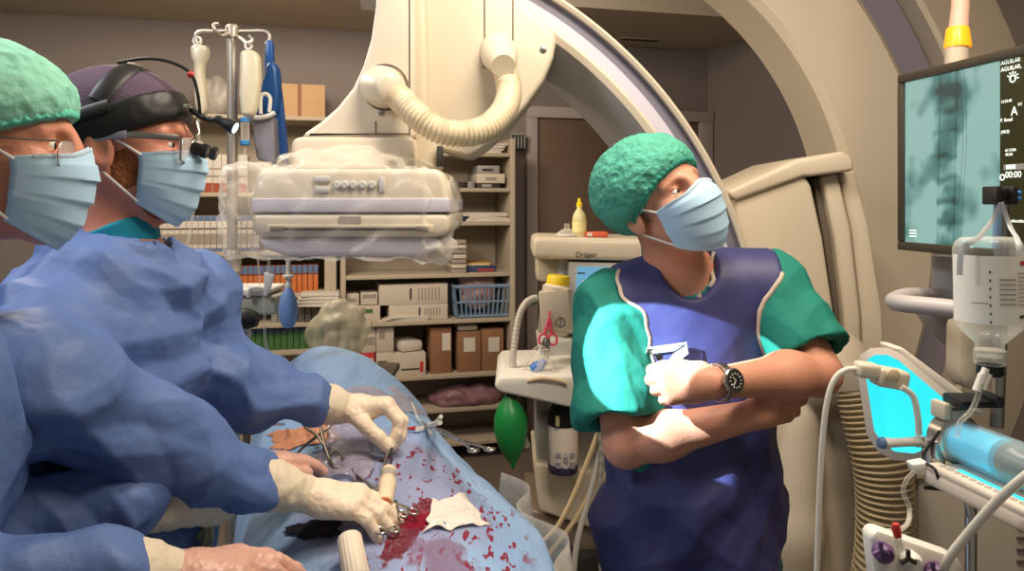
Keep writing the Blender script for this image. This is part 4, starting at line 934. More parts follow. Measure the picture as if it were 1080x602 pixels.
MB().tube(spline([rp(-.022, 0, .004), rp(-.032, 0, .004), P(981, 467, 1.114)], 6), .0045, 10).build('nozzle', 'plastic_clear', br_)
wl_ = MB().tube(spline([rp(.01, tow*.036, .02), rp(-.005, tow*.05, -.02), P(986, 495, 1.04), P(992, 510, 1.04), P(1004, 518, 1.04), P(1016, 513, 1.05)], 8), .002, 8).build('wire', 'black'); tag(wl_, 'thin black wire hanging from the syringe bracket', 'wire')
# support pole with joint under the rail
sp_ = thing('rail_stand', (P(1024, 600, 1.08).x, 1.08, 0), 'thin chromed stand with black joint under the injector rail', 'stand')
MB().tube([P(1024, 526, 1.08), (P(1022, 0, 1.08).x, 1.08, .0)], .0075, 14).build('post', 'steel', sp_)
MB().lathe((P(1022, 0, 1.08).x, 1.08, 0), (0, 0, 1), [(.14, 0), (.14, .015), (.03, .03)], 24).build('foot', 'steel_dull', sp_)
MB().tube([P(975, 514, 1.07), P(1002, 516, 1.07), P(1022, 521, 1.07)], .003, 8).build('side_rod', 'dark', sp_)
MB().tube([P(1013, 512, 1.07), P(1045, 530, 1.05)], .011, 14).build('joint', 'black', sp_)
MB().lathe(P(1022, 521, 1.055), (.2, -.9, .1), [(.010, 0), (.010, .02), (.007, .024)], 14).build('knob', 'steel', sp_)
MB().tube([P(1019, 518, 1.05), P(1025, 545, 1.05)], .006, 10).build('lever', 'steel', sp_)
wt = thing('wire_clip', P(975, 500, 1.06), 'white clip with clear lines below the cyan panel', 'clip')
MB().prism([P(a, b, 1.06) for a, b in ((962, 490), (978, 487), (985, 492), (980, 502), (966, 500))], (0, .02, 0), .003).build('body', 'white', wt)
MB().tube(spline([P(964, 497, 1.06), P(955, 508, 1.06), P(953, 520, 1.06), P(959, 535, 1.06), P(958, 550, 1.04), P(950, 558, 1.02), P(936, 560, 1.0)], 8), .0032, 8).build('line', 'plastic_clear', wt)
# manifold board at the lower right
mf = thing('manifold_board', P(965, 600, .98), 'white manifold board with purple stopcocks and one red cap at the lower right', 'manifold')
MB().prism([P(a, b, .98) for a, b in ((918, 566), (926, 559), (940, 564), (1010, 588), (1018, 600), (1024, 650), (940, 650), (924, 620))], (0, .03, 0), .006).build('board', 'white', mf)
mat('purple', (96, 66, 110), .4)
for x, y in ((929, 580), (958, 589), (984, 601)):
    MB().lathe(P(x, y, .98), (0, -1, 0), [(.012, 0), (.0125, .012), (.008, .018)], 18).build('stopcock', 'white' if x == 958 else 'purple', mf)
    for k in range(3):
        a = k*2.094+.5; MB().tube([P(x, y, .96), P(x+9*math.cos(a), y+9*math.sin(a), .96)], .003, 8).build('stopcock_handle', 'dark' if x == 958 else 'purple', mf)
MB().tube([P(952, 585, .965), P(947, 570, .955), P(946, 562, .955)], [.006, .005, .004], 12).build('port', 'plastic_clear', mf)
MB().tube([P(947, 566, .953), P(945, 557, .953), P(944.5, 552, .953)], [.0045, .0055, .004], 12).build('red_cap', 'red', mf, 'red cap')
tb = MB().tube(spline([P(1100, 488, .85), P(1072, 510, .87), P(1048, 532, .9), P(1020, 564, .93), P(1000, 590, .95), P(992, 612, .97)], 10), .0055, 12).build('tube', 'tubepale')
tag(tb, 'clear tube crossing from the right edge down to the manifold board', 'tube')
# speckled low cabinet behind the injector
cbx = thing('side_cabinet', (P(1040, 600, 2.0).x, 2.0, 0), 'speckled grey cabinet behind the injector at the lower right', 'cabinet')
mat('speckle', (184, 174, 160), .6, var=.12, vscale=120)
xa, xb = P(968, 0, 2.0).x, P(1120, 0, 2.0).x
MB().box(((xa+xb)/2, 2.06, P(0, 505, 2.0).z/2), (xb-xa, .12, P(0, 505, 2.0).z), None, .012).build('body', 'speckle', cbx)
MB().box(((xa+xb)/2, 2.06, P(0, 505, 2.0).z+.012), (xb-xa+.02, .14, .022), None, .006).build('top', 'cream_dark', cbx)
MB().box(((xa+xb)/2+.05, 1.998, .35), (.2, .006, .3), None, .002).build('door', 'speckle', cbx)
mbp = MB()
for k in range(9): mbp.box((P(1076, 0, 2.0).x, 1.996, P(0, 530, 2.0).z-.03*k), (.02, .006, .006), None)
mbp.build('vent_slots', 'seam', cbx)
# ------------------------------------------------------------------ operating table, covered patient, drape
def axis_x(Y): return np.interp(Y, [.9, 1.3, 1.45, 1.6, 2.0, 2.3, 2.6], [-.18, -.225, -.255, -.285, -.445, -.565, -.70])
def half_w(Y, s=1): return np.interp(Y, [.9, 1.3, 1.5, 2.0, 2.3, 2.6], [.32, .325, .325, .25, .215, .18] if s > 0 else [.26, .265, .255, .20, .15, .13])
def top_z(Y): return np.interp(Y, [.9, 1.2, 1.35, 1.5, 1.7, 1.95, 2.12, 2.22, 2.35, 2.6], [.93, .975, 1.02, 1.06, 1.075, 1.12, 1.175, 1.18, 1.10, 1.0])
def drape_pt(Y, q):
    # q in [-1,1]; |q|<.62 over the body, beyond that the hanging skirt
    s = 1 if q > 0 else -1; w_ = half_w(Y, s); zt = top_z(Y); a = abs(q)
    if a < .62:
        f = a/.62; off = w_*f; z = zt-.11*f**2.6-.02*f
    else:
        f = (a-.62)/.38; off = w_+.035*math.sin(min(1, f*2.5)*1.57)+.03*f; z = zt-.13-.42*f
    p = Vector((axis_x(Y)+s*off, Y, z)); return p
def fold(p):
    n = perlin(np.array([[p.x*7, p.y*4.5, p.z*4]]))[0]*.018+perlin(np.array([[p.x*15+5, p.y*9, p.z*7]]))[0]*.009
    return n
NY, NQ = 150, 130
VV = []
for i in range(NY+1):
    Y = .95+(2.46-.95)*i/NY
    for j in range(NQ+1):
        q = -1+2*j/NQ; p = drape_pt(Y, q)
        if i > NY-12: p.z -= ((i-NY+12)/12)**2*.45
        VV.append(p)
arr = np.array([tuple(p) for p in VV])
rn_ = perlin(arr*np.array([7, 4.5, 4]))*.020+ridge(arr*np.array([6, 9, 5])+3)*.012+np.abs(perlin(arr*np.array([11, 6, 8])+9))*.014+perlin(arr*np.array([17, 11, 9]))*.007
qq = np.abs(np.tile(-1+2*np.arange(NQ+1)/NQ, NY+1))
inner = np.clip((.62-qq)/.2, 0, 1)
out = perlin(np.stack([arr[:, 1]*9, arr[:, 1]*0+.5, arr[:, 2]*1.5], 1))*.05*np.clip((qq-.6)/.3, 0, 1)
sgn = np.sign(np.tile(-1+2*np.arange(NQ+1)/NQ, NY+1))
arr[:, 2] += rn_*(1-.45*inner)
arr[:, 0] += out+sgn*np.clip(qq-.6, 0, 1)*rn_*1.5
def drape_mat():
    m = bpy.data.materials.new('drape_blue'); m.use_nodes = True; nt = m.node_tree; N = nt.nodes; L = nt.links; b = N['Principled BSDF']
    b.inputs['Roughness'].default_value = .62
    tc = N.new('ShaderNodeTexCoord')
    def noise(sc, det=3, vecs=None, rough=.5):
        n = N.new('ShaderNodeTexNoise'); n.inputs['Scale'].default_value = sc; n.inputs['Detail'].default_value = det; n.inputs['Roughness'].default_value = rough
        L.new(vecs or tc.outputs['Object'], n.inputs['Vector']); return n.outputs[0]
    def M(op, a, b_=None):
        q = N.new('ShaderNodeMath'); q.operation = op
        for i, x in enumerate((a, b_)):
            if x is None: continue
            if isinstance(x, (int, float)): q.inputs[i].default_value = x
            else: L.new(x, q.inputs[i])
        return q.outputs[0]
    def blobm(c, r, rot=0, nz=None, namp=0):
        mp_ = N.new('ShaderNodeMapping'); mp_.vector_type = 'TEXTURE'
        mp_.inputs['Location'].default_value = c; mp_.inputs['Rotation'].default_value = (0, 0, rot); mp_.inputs['Scale'].default_value = r
        L.new(tc.outputs['Object'], mp_.inputs[0]); ln = N.new('ShaderNodeVectorMath'); ln.operation = 'LENGTH'; L.new(mp_.outputs[0], ln.inputs[0])
        v = ln.outputs['Value']
        if nz is not None: v = M('ADD', v, M('MULTIPLY', M('SUBTRACT', nz, .5), namp))
        return M('SUBTRACT', 1, v)        # >0 inside
    def step(x, lo, hi):
        r = N.new('ShaderNodeMapRange'); r.interpolation_type = 'SMOOTHSTEP'; r.inputs[1].default_value = lo; r.inputs[2].default_value = hi; L.new(x, r.inputs[0]); return r.outputs[0]
    def mix(f, a, col):
        x = N.new('ShaderNodeMix'); x.data_type = 'RGBA'; L.new(f, x.inputs[0]); L.new(a, x.inputs[6]) if not isinstance(a, tuple) else setattr(x.inputs[6], 'default_value', a)
        x.inputs[7].default_value = col; return x.outputs[2]
    big = noise(5, 3); fine = noise(42, 4)
    vr = step(big, .3, .7)
    c = mix(vr, rgb(132, 164, 206), rgb(148, 180, 218))
    o = DRAPE_O
    def loc(px, py, Y): return tuple(P(px, py, Y)-o)
    # film-covered purplish field
    f = blobm(loc(415, 490, 1.50), (.21, .30, .4), .25, big, .9)
    c = mix(M('MULTIPLY', step(f, 0, .35), .62), c, rgb(142, 136, 170))
    # scattered drops
    mp_ = N.new('ShaderNodeMapping'); mp_.inputs['Rotation'].default_value = (0, 0, .5); mp_.inputs['Scale'].default_value = (1, .38, 1); L.new(tc.outputs['Object'], mp_.inputs[0])
    dr = noise(75, 2, mp_.outputs[0]); dr2 = noise(48, 3, mp_.outputs[0])
    area = step(blobm(loc(465, 510, 1.44), (.19, .30, .4), .2, big, .8), -.1, .5)
    spots = M('MULTIPLY', M('MAXIMUM', step(dr, .615, .65), step(dr2, .615, .64)), M('MINIMUM', 1, M('MULTIPLY', area, 1.6)))
    c = mix(spots, c, rgb(128, 22, 52))
    # wet pool
    pool = step(blobm(loc(430, 566, 1.36), (.026, .10, .3), -.3, fine, 1.1), 0, .2)
    c = mix(M('MULTIPLY', pool, .95), c, rgb(104, 12, 32))
    pool3 = step(blobm(loc(436, 553, 1.39), (.075, .030, .3), .5, fine, 1.0), .1, .3)
    c = mix(pool3, c, rgb(130, 12, 42))
    pool2 = step(blobm(loc(470, 580, 1.31), (.075, .07, .3), .2, fine, 1.4), .15, .5)
    c = mix(M('MULTIPLY', pool2, .75), c, rgb(120, 82, 112))
    L.new(c, b.inputs['Base Color'])
    rr = M('SUBTRACT', .62, M('MULTIPLY', M('MAXIMUM', pool, pool3), .42)); L.new(rr, b.inputs['Roughness'])
    bp = N.new('ShaderNodeBump'); bp.inputs['Strength'].default_value = .6; bp.inputs['Distance'].default_value = .012
    L.new(M('ADD', noise(22, 6), M('MULTIPLY', noise(260, 2), .2)), bp.inputs['Height']); L.new(bp.outputs[0], b.inputs['Normal'])
    return m
DRAPE_O = Vector((-.3, 1.6, .5))
FF = [(i*(NQ+1)+j, (i+1)*(NQ+1)+j, (i+1)*(NQ+1)+j+1, i*(NQ+1)+j+1) for i in range(NY) for j in range(NQ)]
dm = MB().add([tuple(v) for v in arr], FF)
dp = dm.build('surgical_drape', drape_mat(), None, 'light blue blood-stained surgical drape spread over the operating table', 'drape', smooth=180, origin=DRAPE_O, sol=.003)
DB = BVHTree.FromPolygons([Vector(v) for v in arr], FF)
def on(px, py, lift=0):
    d = (P(px, py, 1)-cam.location).normalized(); h = DB.ray_cast(cam.location, d)
    q = h[0] if h[0] is not None else P(px, py, 1.5)
    return q+(-d*.3+UP).normalized()*lift
# operating table and covered patient under the drape
tb_ = thing('operating_table', (-.33, 1.65, 0), 'operating table hidden under the light blue drape', 'table')
MB().prism([(axis_x(Y)+s*half_w(Y, s)*.75, Y, .80) for s, ys in ((-1, (1.0, 1.5, 2.0, 2.35)), (1, (2.35, 2.0, 1.5, 1.0))) for Y in ys], (0, 0, .07), .01).build('table_top', 'dark', tb_)
MB().box((-.36, 1.7, .42), (.22, .3, .76), None, .02).build('column', 'steel_dull', tb_)
MB().box((-.36, 1.7, .03), (.45, .8, .06), None, .02).build('base', 'grey', tb_)
# clear plastic film hanging at the right edge of the table
fm = MB().grid(lambda u, v: Vector((np.interp(1.25+.5*u, [1.25, 1.5, 1.75], [.155, .075, -.015])+.03*math.sin(u*16+v*3)+.025*v, 1.25+.5*u, np.interp(1.25+.5*u, [1.25, 1.5, 1.75], [.90, .96, .99])-.40*v)), 50, 20).build('plastic_sheet', 'plastic_clear', sol=.001)
tag(fm, 'clear plastic sheet hanging from the right edge of the drape', 'sheet')
# ------------------------------------------------------------------ people
mat('skin', (206, 140, 112), .5, var=.06, vscale=22, bump=.12, bscale=220, sub=.15)
mat('skin_red', (208, 138, 114), .5, var=.08, vscale=26, bump=.12, bscale=220, sub=.15)
mat('skin_tan', (198, 140, 114), .5, var=.07, vscale=20, bump=.12, bscale=220, sub=.15)
mat('gown', (84, 110, 164), .6, var=.05, vscale=5, bump=.3, bscale=34, bdet=6)
mat('mask', (172, 206, 230), .75, bump=.03, bscale=200)
mat('loop', (232, 228, 224), .7)
mat('cap_mint', (136, 202, 178), .75, var=.16, vscale=16, bump=.5, bscale=45, bdet=5)
mat('cap_green', (74, 158, 136), .75, var=.3, vscale=30, bump=.9, bscale=70, bdet=6)
mat('cap_band', (36, 132, 116), .75, bump=.4, bscale=120)
mat('cap_purple', (84, 66, 84), .85, var=.06, vscale=9, bump=.2, bscale=200)
mat('glove', (232, 212, 188), .45, var=.05, vscale=26, bump=.25, bscale=70)
mat('glove_skin', (208, 162, 146), .4, var=.16, vscale=22, bump=.2, bscale=90)
mat('cuff', (214, 200, 178), .6, bump=.4, bscale=50)
mat('scrub', (16, 116, 102), .8, var=.06, vscale=8, bump=.25, bscale=40)
mat('teal_shirt', (20, 140, 170), .8, bump=.2, bscale=60)
mat('apron', (54, 56, 106), .52, var=.07, vscale=5, bump=.2, bscale=14, bdet=4, ridged=4)
mat('piping', (196, 182, 166), .7)
mat('eye_white', (214, 206, 198), .25); mat('iris', (52, 38, 30), .2)
mat('hair', (120, 104, 92), .8, bump=.8, bscale=160); mat('beard', (150, 88, 52), .85, bump=1, bscale=190, var=.2, vscale=90)
mat('trouser', (24, 104, 92), .8); mat('shoe', (40, 40, 44), .5)

class Head:
    def __init__(s, c, f, up, sc=1.0):
        f = Vector(f).normalized(); up = Vector(up); l = up.cross(f).normalized(); u = f.cross(l)
        s.c = Vector(c); s.R = np.array([tuple(f), tuple(l), tuple(u)]).T; s.M = frameR(f, l, u); s.sc = sc
    def loc(s, p): return ((p-vec(s.c))@s.R)/s.sc
    def w(s, x, y, z): return s.c+s.M @ (Vector((x, y, z))*s.sc)
    def sdf(s, p, ears=True):
        q = s.loc(p)
        d = ell(q, (-.014, 0, .036), (.100, .077, .086))
        d = smin(d, ell(q, (.026, 0, -.03), (.062, .062, .088)), .03)
        for y in (-1, 1):
            d = smin(d, cone(q, (-.012, y*.052, -.05), (.062, y*.014, -.100), .020, .019), .022)
            d = smin(d, ell(q, (.052, y*.043, -.018), (.026, .022, .018)), .016)
            d = smin(d, cone(q, (.079, y*.012, .026), (.064, y*.046, .026), .0115, .010), .014)
        d = smin(d, ell(q, (.068, 0, -.102), (.022, .024, .020)), .018)
        d = smin(d, cone(q, (.076, 0, .0), (.086, 0, -.062), .03, .022), .02)
        for y in (-1, 1): d = smax(d, -sph(q, (.089, y*.032, .008), .0165), .012)
        d = smin(d, cone(q, (.084, 0, .020), (.110, 0, -.020), .0085, .0125), .010)
        for y in (-1, 1):
            d = smin(d, sph(q, (.098, y*.013, -.026), .0095), .007)
            c = (.0685, y*.032, .0065); e = sph(q, c, .0142); x_, y_, z_ = q[:, 0]-c[0], np.abs(q[:, 1]-c[1]), q[:, 2]-c[2]
            d = smin(d, e, .004)
            gap = np.maximum.reduce([np.abs(z_-.0002)-.0046*np.sqrt(np.clip(1-(y_/.0135)**2, .02, 1)), y_-.0125, sph(q, c, .017), -x_+.002])
            d = smax(d, -gap, .0015)
        d = smin(d, cone(q, (.094, -.018, -.064), (.094, .018, -.064), .006, .006), .006)
        if ears:
            for y in (-1, 1):
                th = .3; Re = np.array(Matrix.Rotation(-.22, 3, 'Y'))
                e = ell(q, (-.020, y*.082, -.006), (.023, .0095, .038), Re)
                e = smax(e, -ell(q, (-.016, y*.092, -.004), (.0125, .008, .024), Re), .005)
                d = smin(d, e, .008)
        return d*s.sc
    def neck(s, p, base, r0=.056, r1=.066):
        a = s.w(-.035, 0, -.04); return cone(p, a, base, r0, r1)
    def eyes(s, par, look=(1, 0, 0)):
        for y in (-1, 1):
            e = MB().ell(s.w(.0685, y*.032, .0065), (.0118*s.sc,)*3, seg=18).build('eye', 'eye_white', par)
            lk = (s.M @ Vector(look)).normalized(); c = s.w(.0685, y*.032, .0065)+lk*.0060*s.sc
            MB().ell(c, (.0068*s.sc,)*3, seg=14).build('iris', 'iris', par)
        for y in (-1, 1):
            MB().tube([s.w(.0865, y*.014, .026), s.w(.083, y*.028, .031), s.w(.073, y*.044, .027)], [(.0018, .0035)]*3, 8, flat=tuple(s.M @ Vector((1, 0, 0)))).build('eyebrow', 'hair', par)
    def mask(s, par, lower=0):
        def fpt(u, v):
            uu = (u-.5)*2; v2 = v
            f = float(np.interp(v2, [0, .2, .45, .7, .88, 1], [.080, .102, .114, .123, .122, .112]))
            wd = float(np.interp(v2, [0, .4, 1], [.060, .070, .072]))
            ph = uu*math.radians(84); c = max(0, math.cos(ph))**.75
            pl = ((v2*4.2) % 1); pl = (.0055*(1-pl))*c if .08 < v2 < .9 else 0
            x = .018+(f-.018)*c+pl; y = wd*math.sin(ph)*(1+.0)
            sd = abs(uu)**1.6
            z = (-.132+.132*v2)*(1-sd)+(-.092+.082*v2)*sd
            if v2 > .85: z += .0
            z += .010*max(0, 1-abs(uu)*2.5)*(1 if v2 > .9 else 0)
            return s.w(x, y, z)
        m = MB().grid(fpt, 44, 50).build('face_mask', 'mask', par, 'light blue pleated surgical mask', smooth=60, sol=.0012)
        band = MB()
        for v0 in (.965,):
            band.tube([fpt(k/24, v0)+s.M @ Vector((.0012, 0, 0)) for k in range(2, 23)], [(.0012, .0045)]*21, 8, flat=tuple(s.M @ Vector((1, 0, 0))))
        band.build('nose_strip', mat('mask_edge', (186, 208, 224), .7) if 'mask_edge' not in MATS else 'mask_edge', m)
        for y, u in ((-1, .015), (1, .985)):
            MB().tube(spline([fpt(u, .95), s.w(-.0, y*.081, .012), s.w(-.028, y*.086, .018)], 6), .0021*s.sc, 8).build('ear_loop', 'loop', m)
            MB().tube(spline([fpt(u, .05), s.w(-.012, y*.079, -.045), s.w(-.03, y*.084, -.03)], 6), .0021*s.sc, 8).build('ear_loop', 'loop', m)
    def cap_sdf(s, p, c=(-.022, 0, .048), r=(.119, .099, .094), a=(.098, .060), b=(-.105, -.058), th=0):
        q = s.loc(p); d = ell(q, c, r)-th
        dx, dz = a[0]-b[0], a[1]-b[1]; L = math.hypot(dx, dz); n = (-dz/L, dx/L)
        pd = (q[:, 0]-a[0])*n[0]+(q[:, 2]-a[1])*n[1]
        return d, pd, q

class Hand:
    FL = ((.042, .026, .022), (.047, .030, .023), (.043, .028, .023), (.034, .021, .020))
    def __init__(s, wrist, d, n, side, curls, thumb, sc=1.0, spread=(4, 0, -4, -9)):
        s.w = Vector(wrist); d = Vector(d).normalized(); n = Vector(n); n = (n-d*n.dot(d)).normalized(); sd = Vector(side); sd = (sd-d*sd.dot(d)-n*sd.dot(n)).normalized()
        s.d, s.n, s.s = d, n, sd; s.sc = sc; s.fing = []; s.kn = []
        for i, off in enumerate((.028, .0095, -.010, -.028)):
            k = s.w+(d*(.090, .094, .089, .080)[i]+sd*off-n*(.003 if i in (1, 2) else .0))*sc; s.kn.append(k)
            sp = math.radians(spread[i]); dd = d*math.cos(sp)+sd*math.sin(sp); p = k; ang = 0; pts = [k]
            for j in range(3):
                ang += math.radians(curls[i][j]); v = dd*math.cos(ang)+n*math.sin(ang); p = p+v*s.FL[i][j]*sc; pts.append(p)
            s.fing.append(pts)
        tb = s.w+(d*.022+sd*.024+n*.010)*sc; s.th = [tb]
        for (a, b, c), L in zip(thumb, (.044, .034, .028)):
            v = (d*a+sd*b+n*c).normalized(); tb = tb+v*L*sc; s.th.append(tb)
    def sdf(s, p, g=0):
        c = s.sc; d = cone(p, s.w, s.w+s.d*.03*c, .025*c+g, .027*c+g)
        for i, k in enumerate(s.kn):
            r = (.0125, .0125, .0115, .0105)[i]*c
            a = s.w+(s.s*(.012, .005, -.005, -.013)[i]+s.d*.012)*c
            d = smin(d, cone(p, a, k, 0.0155*c+g, (r+.001)+g), .016*c)
        d = smin(d, cone(p, s.th[0], s.w+(s.d*.06+s.s*.018+s.n*.012)*c, .016*c+g, .012*c+g), .014*c)
        d = smin(d, cone(p, s.w+(s.d*.03-s.s*.022+s.n*.01)*c, s.kn[3]+s.n*.006, .013*c+g, .010*c+g), .012*c)
        for i, f in enumerate(s.fing):
            r0 = (.0106, .0108, .0102, .0092)[i]*c
            e = None
            for j in range(3):
                q = cone(p, f[j], f[j+1], r0*(1-.07*j)+g, r0*(1-.07*(j+1))+g)
                e = q if e is None else smin(e, q, .004)
            d = smin(d, e, .004)
        t = None
        for j in range(3):
            q = cone(p, s.th[j], s.th[j+1], (.0145, .0128, .0115)[j]*c+g, (.0128, .0115, .0098)[j]*c+g); t = q if t is None else smin(t, q, .006)
        return smin(d, t, .008)
    def bounds(s):
        pts = np.array([tuple(q) for f in s.fing for q in f]+[tuple(q) for q in s.th]+[tuple(s.w)]); return pts.min(0)-.05, pts.max(0)+.05
REL = [(12, 18, 12), (14, 20, 14), (16, 22, 14), (18, 24, 16)]
def glove(h, par, m, cuff=None, cuff_m='cuff', label='cream latex glove'):
    lo, hi = h.bounds()
    def f(p): return h.sdf(p, .0016)
    g = sdf_obj('glove', f, lo, hi, .0026, m, par, 1, label, disp=lambda V: .0011*ridge(V*70)+.0008*perlin(V*160))
    if cuff:
        pts, rs = cuff
        lo = np.min([tuple(q) for q in pts], 0)-.08; hi = np.max([tuple(q) for q in pts], 0)+.08
        a0 = Vector(pts[0]); ad = (Vector(pts[1])-a0).normalized()
        def fc(p):
            d = chain(p, pts, rs, .02); return np.maximum(d, -((p-vec(a0))@vec(ad)))
        ax_ = vec(ad)
        def dsp(V):
            t = (V-vec(a0))@ax_; return .0009*np.sin(t*230+5*perlin(V*18))*np.clip(t/.03, 0, 1)+.0028*ridge(V*20)+.001*ridge(V*52)
        sdf_obj('glove_cuff', fc, lo, hi, .0035, cuff_m, g, 1, disp=dsp)
    return g
def folds(amp, f=8, seed=0, st=(1, 1, 1)):
    """creases: a few families of sharp-edged waves, each in its own patches of the cloth"""
    rs = np.random.RandomState(int(seed*10)+1); D = rs.normal(size=(7, 3)); D /= np.linalg.norm(D, axis=1)[:, None]
    if len(st) == 4:
        a_ = np.array(st[:3])/np.linalg.norm(st[:3]); D = D-(D@a_)[:, None]*a_*(1-st[3]); D /= np.linalg.norm(D, axis=1)[:, None]
    def fn(V):
        q = V+seed; out = .8*perlin(q*f*.5)
        for i in range(7):
            fr = f*(.75+.25*i); t = (q@D[i])*fr+1.5*perlin(q*2.6+i*7.3)+.5*perlin(q*7+i*3.1)
            u = np.abs((t % 1)-.5)*4-1; u = np.sign(u)*(np.sqrt(u*u+.01)-.1*0)           # triangle wave
            u = np.where(u > .55, .55+(u-.55)*1.6, u)
            m = np.clip(perlin(q*3.4+i*11.7)*3+.5, .1, 1)
            out = out+u*m*(.95/(1+.28*i))
        return amp*(out*1.25+.45)
    return fn
def shoes(par, pts, d):
    d = Vector(d).normalized()
    for q in pts:
        q = Vector((q[0], q[1], 0))
        def f(p): return np.maximum(smin(cone(p, q+Vector((0, 0, .05))-d*.03, q+Vector((0, 0, .035))+d*.14, .048, .036), cone(p, q+Vector((0, 0, .05)), q+Vector((0, 0, .10)), .045, .04), .03), .002-p[:, 2])
        sdf_obj('shoe', f, q+Vector((-.25, -.25, -.01)), q+Vector((.25, .25, .18)), .008, 'shoe', par)
def legs_sdf(p, hips, feet, g=0):
    d = None
    for h, f in zip(hips, feet):
        k = (Vector(h)+Vector((f[0], f[1], .0)))/2; k.z = .48
        c = chain(p, [h, k, (f[0], f[1], .09)], [.085+g, .058+g, .042+g], .03); c = smin(c, cone(p, (f[0], f[1], .06), Vector((f[0], f[1], .05)), .04, .04), .02); d = c if d is None else np.minimum(d, c)
    return d

# ---------------------------------------------------------------- surgeon with the head lamp
S2 = thing('person', (-.70, 1.33, 0), 'person in blue gown, purple cap, headlamp and mask, both gloved hands over the drape', 'person')
H2 = Head((-.652, 1.33, 1.690), (.985, .12, -.03), (0, 0, 1))
fw = Vector((.97, -.15, 0)).normalized(); lt_ = Vector((.15, .97, 0)).normalized(); T2 = np.array([tuple(fw), tuple(lt_), (0, 0, 1)]).T
nk2 = (-.675, 1.33, 1.50)
sR, eR, wR = (-.705, 1.18, 1.395), (-.655, 1.06, 1.345), (-.452, 1.29, 1.145)
sL, eL, wL = (-.635, 1.50, 1.40), (-.585, 1.50, 1.255), (-.415, 1.585, 1.200)
tB = on(392, 556, .016); wB = P(322, 522, 1.345)
hB = Hand(wB, (tB-wB)+Vector((0, 0, .03)), (-.25, .15, -1), (.1, 1, .1), [(20, 16, 10), (22, 18, 10), (24, 20, 12), (26, 22, 12)], [(.7, .6, .4), (.9, .1, .4), (1, 0, .3)], 1.0, (3, 0, -3, -6))
tA = on(411, 462, .012); wA = P(362, 431, 1.63)
hA = Hand(wA, (1, .05, .06), (.05, -.25, -1), (0, -1, .2), [(48, 52, 22), (50, 50, 28), (46, 46, 30), (36, 42, 30)], [(.72, .42, .65), (.75, -.0, .70), (.62, -.2, .75)], 1.0, (4, 1, -3, -8))
hip2 = [(-.74, 1.24, .88), (-.74, 1.42, .88)]; ft2 = [(-.74, 1.22), (-.74, 1.46)]
def torso2(p, g=0):
    d = ell(p, (-.685, 1.33, 1.36), (.115+g, .175+g, .165+g), T2)
    d = smin(d, ell(p, (-.70, 1.33, 1.10), (.12+g, .165+g, .24+g), T2), .08)
    d = smin(d, ell(p, (-.73, 1.33, .88), (.12+g, .17+g, .16+g), T2), .08)
    d = smin(d, cone(p, sR, (-.685, 1.33, 1.43), .055+g, .07+g), .06); d = smin(d, cone(p, sL, (-.675, 1.33, 1.45), .055+g, .07+g), .06)
    return d
def body2(p):
    d = H2.sdf(p); d = smin(d, H2.neck(p, nk2), .03); d = smin(d, torso2(p), .05)
    d = smin(d, chain(p, [sR, eR, wR, wB], [.052, .044, .034, .025]), .03); d = smin(d, chain(p, [sL, eL, wL, wA], [.052, .044, .034, .025]), .03)
    d = smin(d, legs_sdf(p, hip2, ft2), .05)
    d = smin(d, hB.sdf(p, -.002), .008); return smin(d, hA.sdf(p, -.002), .008)
sdf_obj('body', body2, (-1.02, .95, -.02), (-.12, 1.85, 1.86), .004, 'skin_red', S2, 1)
def gown2(p):
    d = torso2(p, .022)
    sk = chain(p, [(-.71, 1.33, 1.0), (-.735, 1.33, .70), (-.74, 1.33, .40)], [.16, .19, .20], .03); d = smin(d, sk, .06)
    d = smin(d, chain(p, [sR, eR, tuple((Vector(eR)+Vector(wR))/2), wR], [.080, .084, .068, .054], .04), .03)
    d = smin(d, chain(p, [sL, eL, tuple((Vector(eL)+Vector(wL))/2), wL], [.086, .082, .066, .048], .04), .03)
    d = smin(d, cone(p, (-.678, 1.33, 1.48), (-.672, 1.33, 1.515), .080, .076), .03)
    d = smax(d, -cone(p, (-.674, 1.33, 1.49), (-.640, 1.33, 1.62), .064, .085), .006)
    return np.maximum(d, .38-p[:, 2])
sdf_obj('gown', gown2, (-1.06, .90, .36), (-.33, 1.72, 1.62), .0062, 'gown', S2, 1, disp=folds(.0095, 7.5, 0.4, (.55, .6, -.5, .45)))
def collar(Hh, par, base, nk, m, name='undershirt'):
    def f(p):
        a = Hh.w(-.035, 0, -.04); d = cone(p, a, nk, .0625, .072)
        ax_ = (Vector(base)-a).normalized(); t = (p-vec(a))@vec(ax_); nn = (p-vec(a))@vec((Hh.M @ Vector((1, 0, 0))))
        return smax(smax(d, .098-t-.30*nn, .003), t-.19, .003)
    c = Vector(base); sdf_obj(name, f, c-Vector((.16, .16, .1)), c+Vector((.16, .16, .18)), .0035, m, par, 1, disp=lambda V: .0015*ridge(V*30))
collar(H2, S2, (-.672, 1.33, 1.50), nk2, 'teal_shirt')
glove(hB, S2, 'glove', ([tuple(Vector(wR)+(Vector(eR)-Vector(wR)).normalized()*.03), tuple(Vector(wR)*.45+wB*.55), tuple(wB+hB.d*.004)], [.034, .035, .0285]))
glove(hA, S2, 'glove', ([tuple(Vector(wL)+(Vector(eL)-Vector(wL)).normalized()*.03), tuple(Vector(wL)*.4+wA*.6), tuple(wA+hA.d*.006)], [.033, .034, .0285]))
H2.eyes(S2, (1, -.1, .0)); H2.mask(S2)
def cap2(p):
    d, pd, q = H2.cap_sdf(p, (-.022, 0, .050), (.115, .092, .088), (.094, .062), (-.112, -.035)); return smax(d, -pd, .004)
def box_h(Hh, r=.2): return Hh.c-Vector((r, r, r)), Hh.c+Vector((r, r, r))
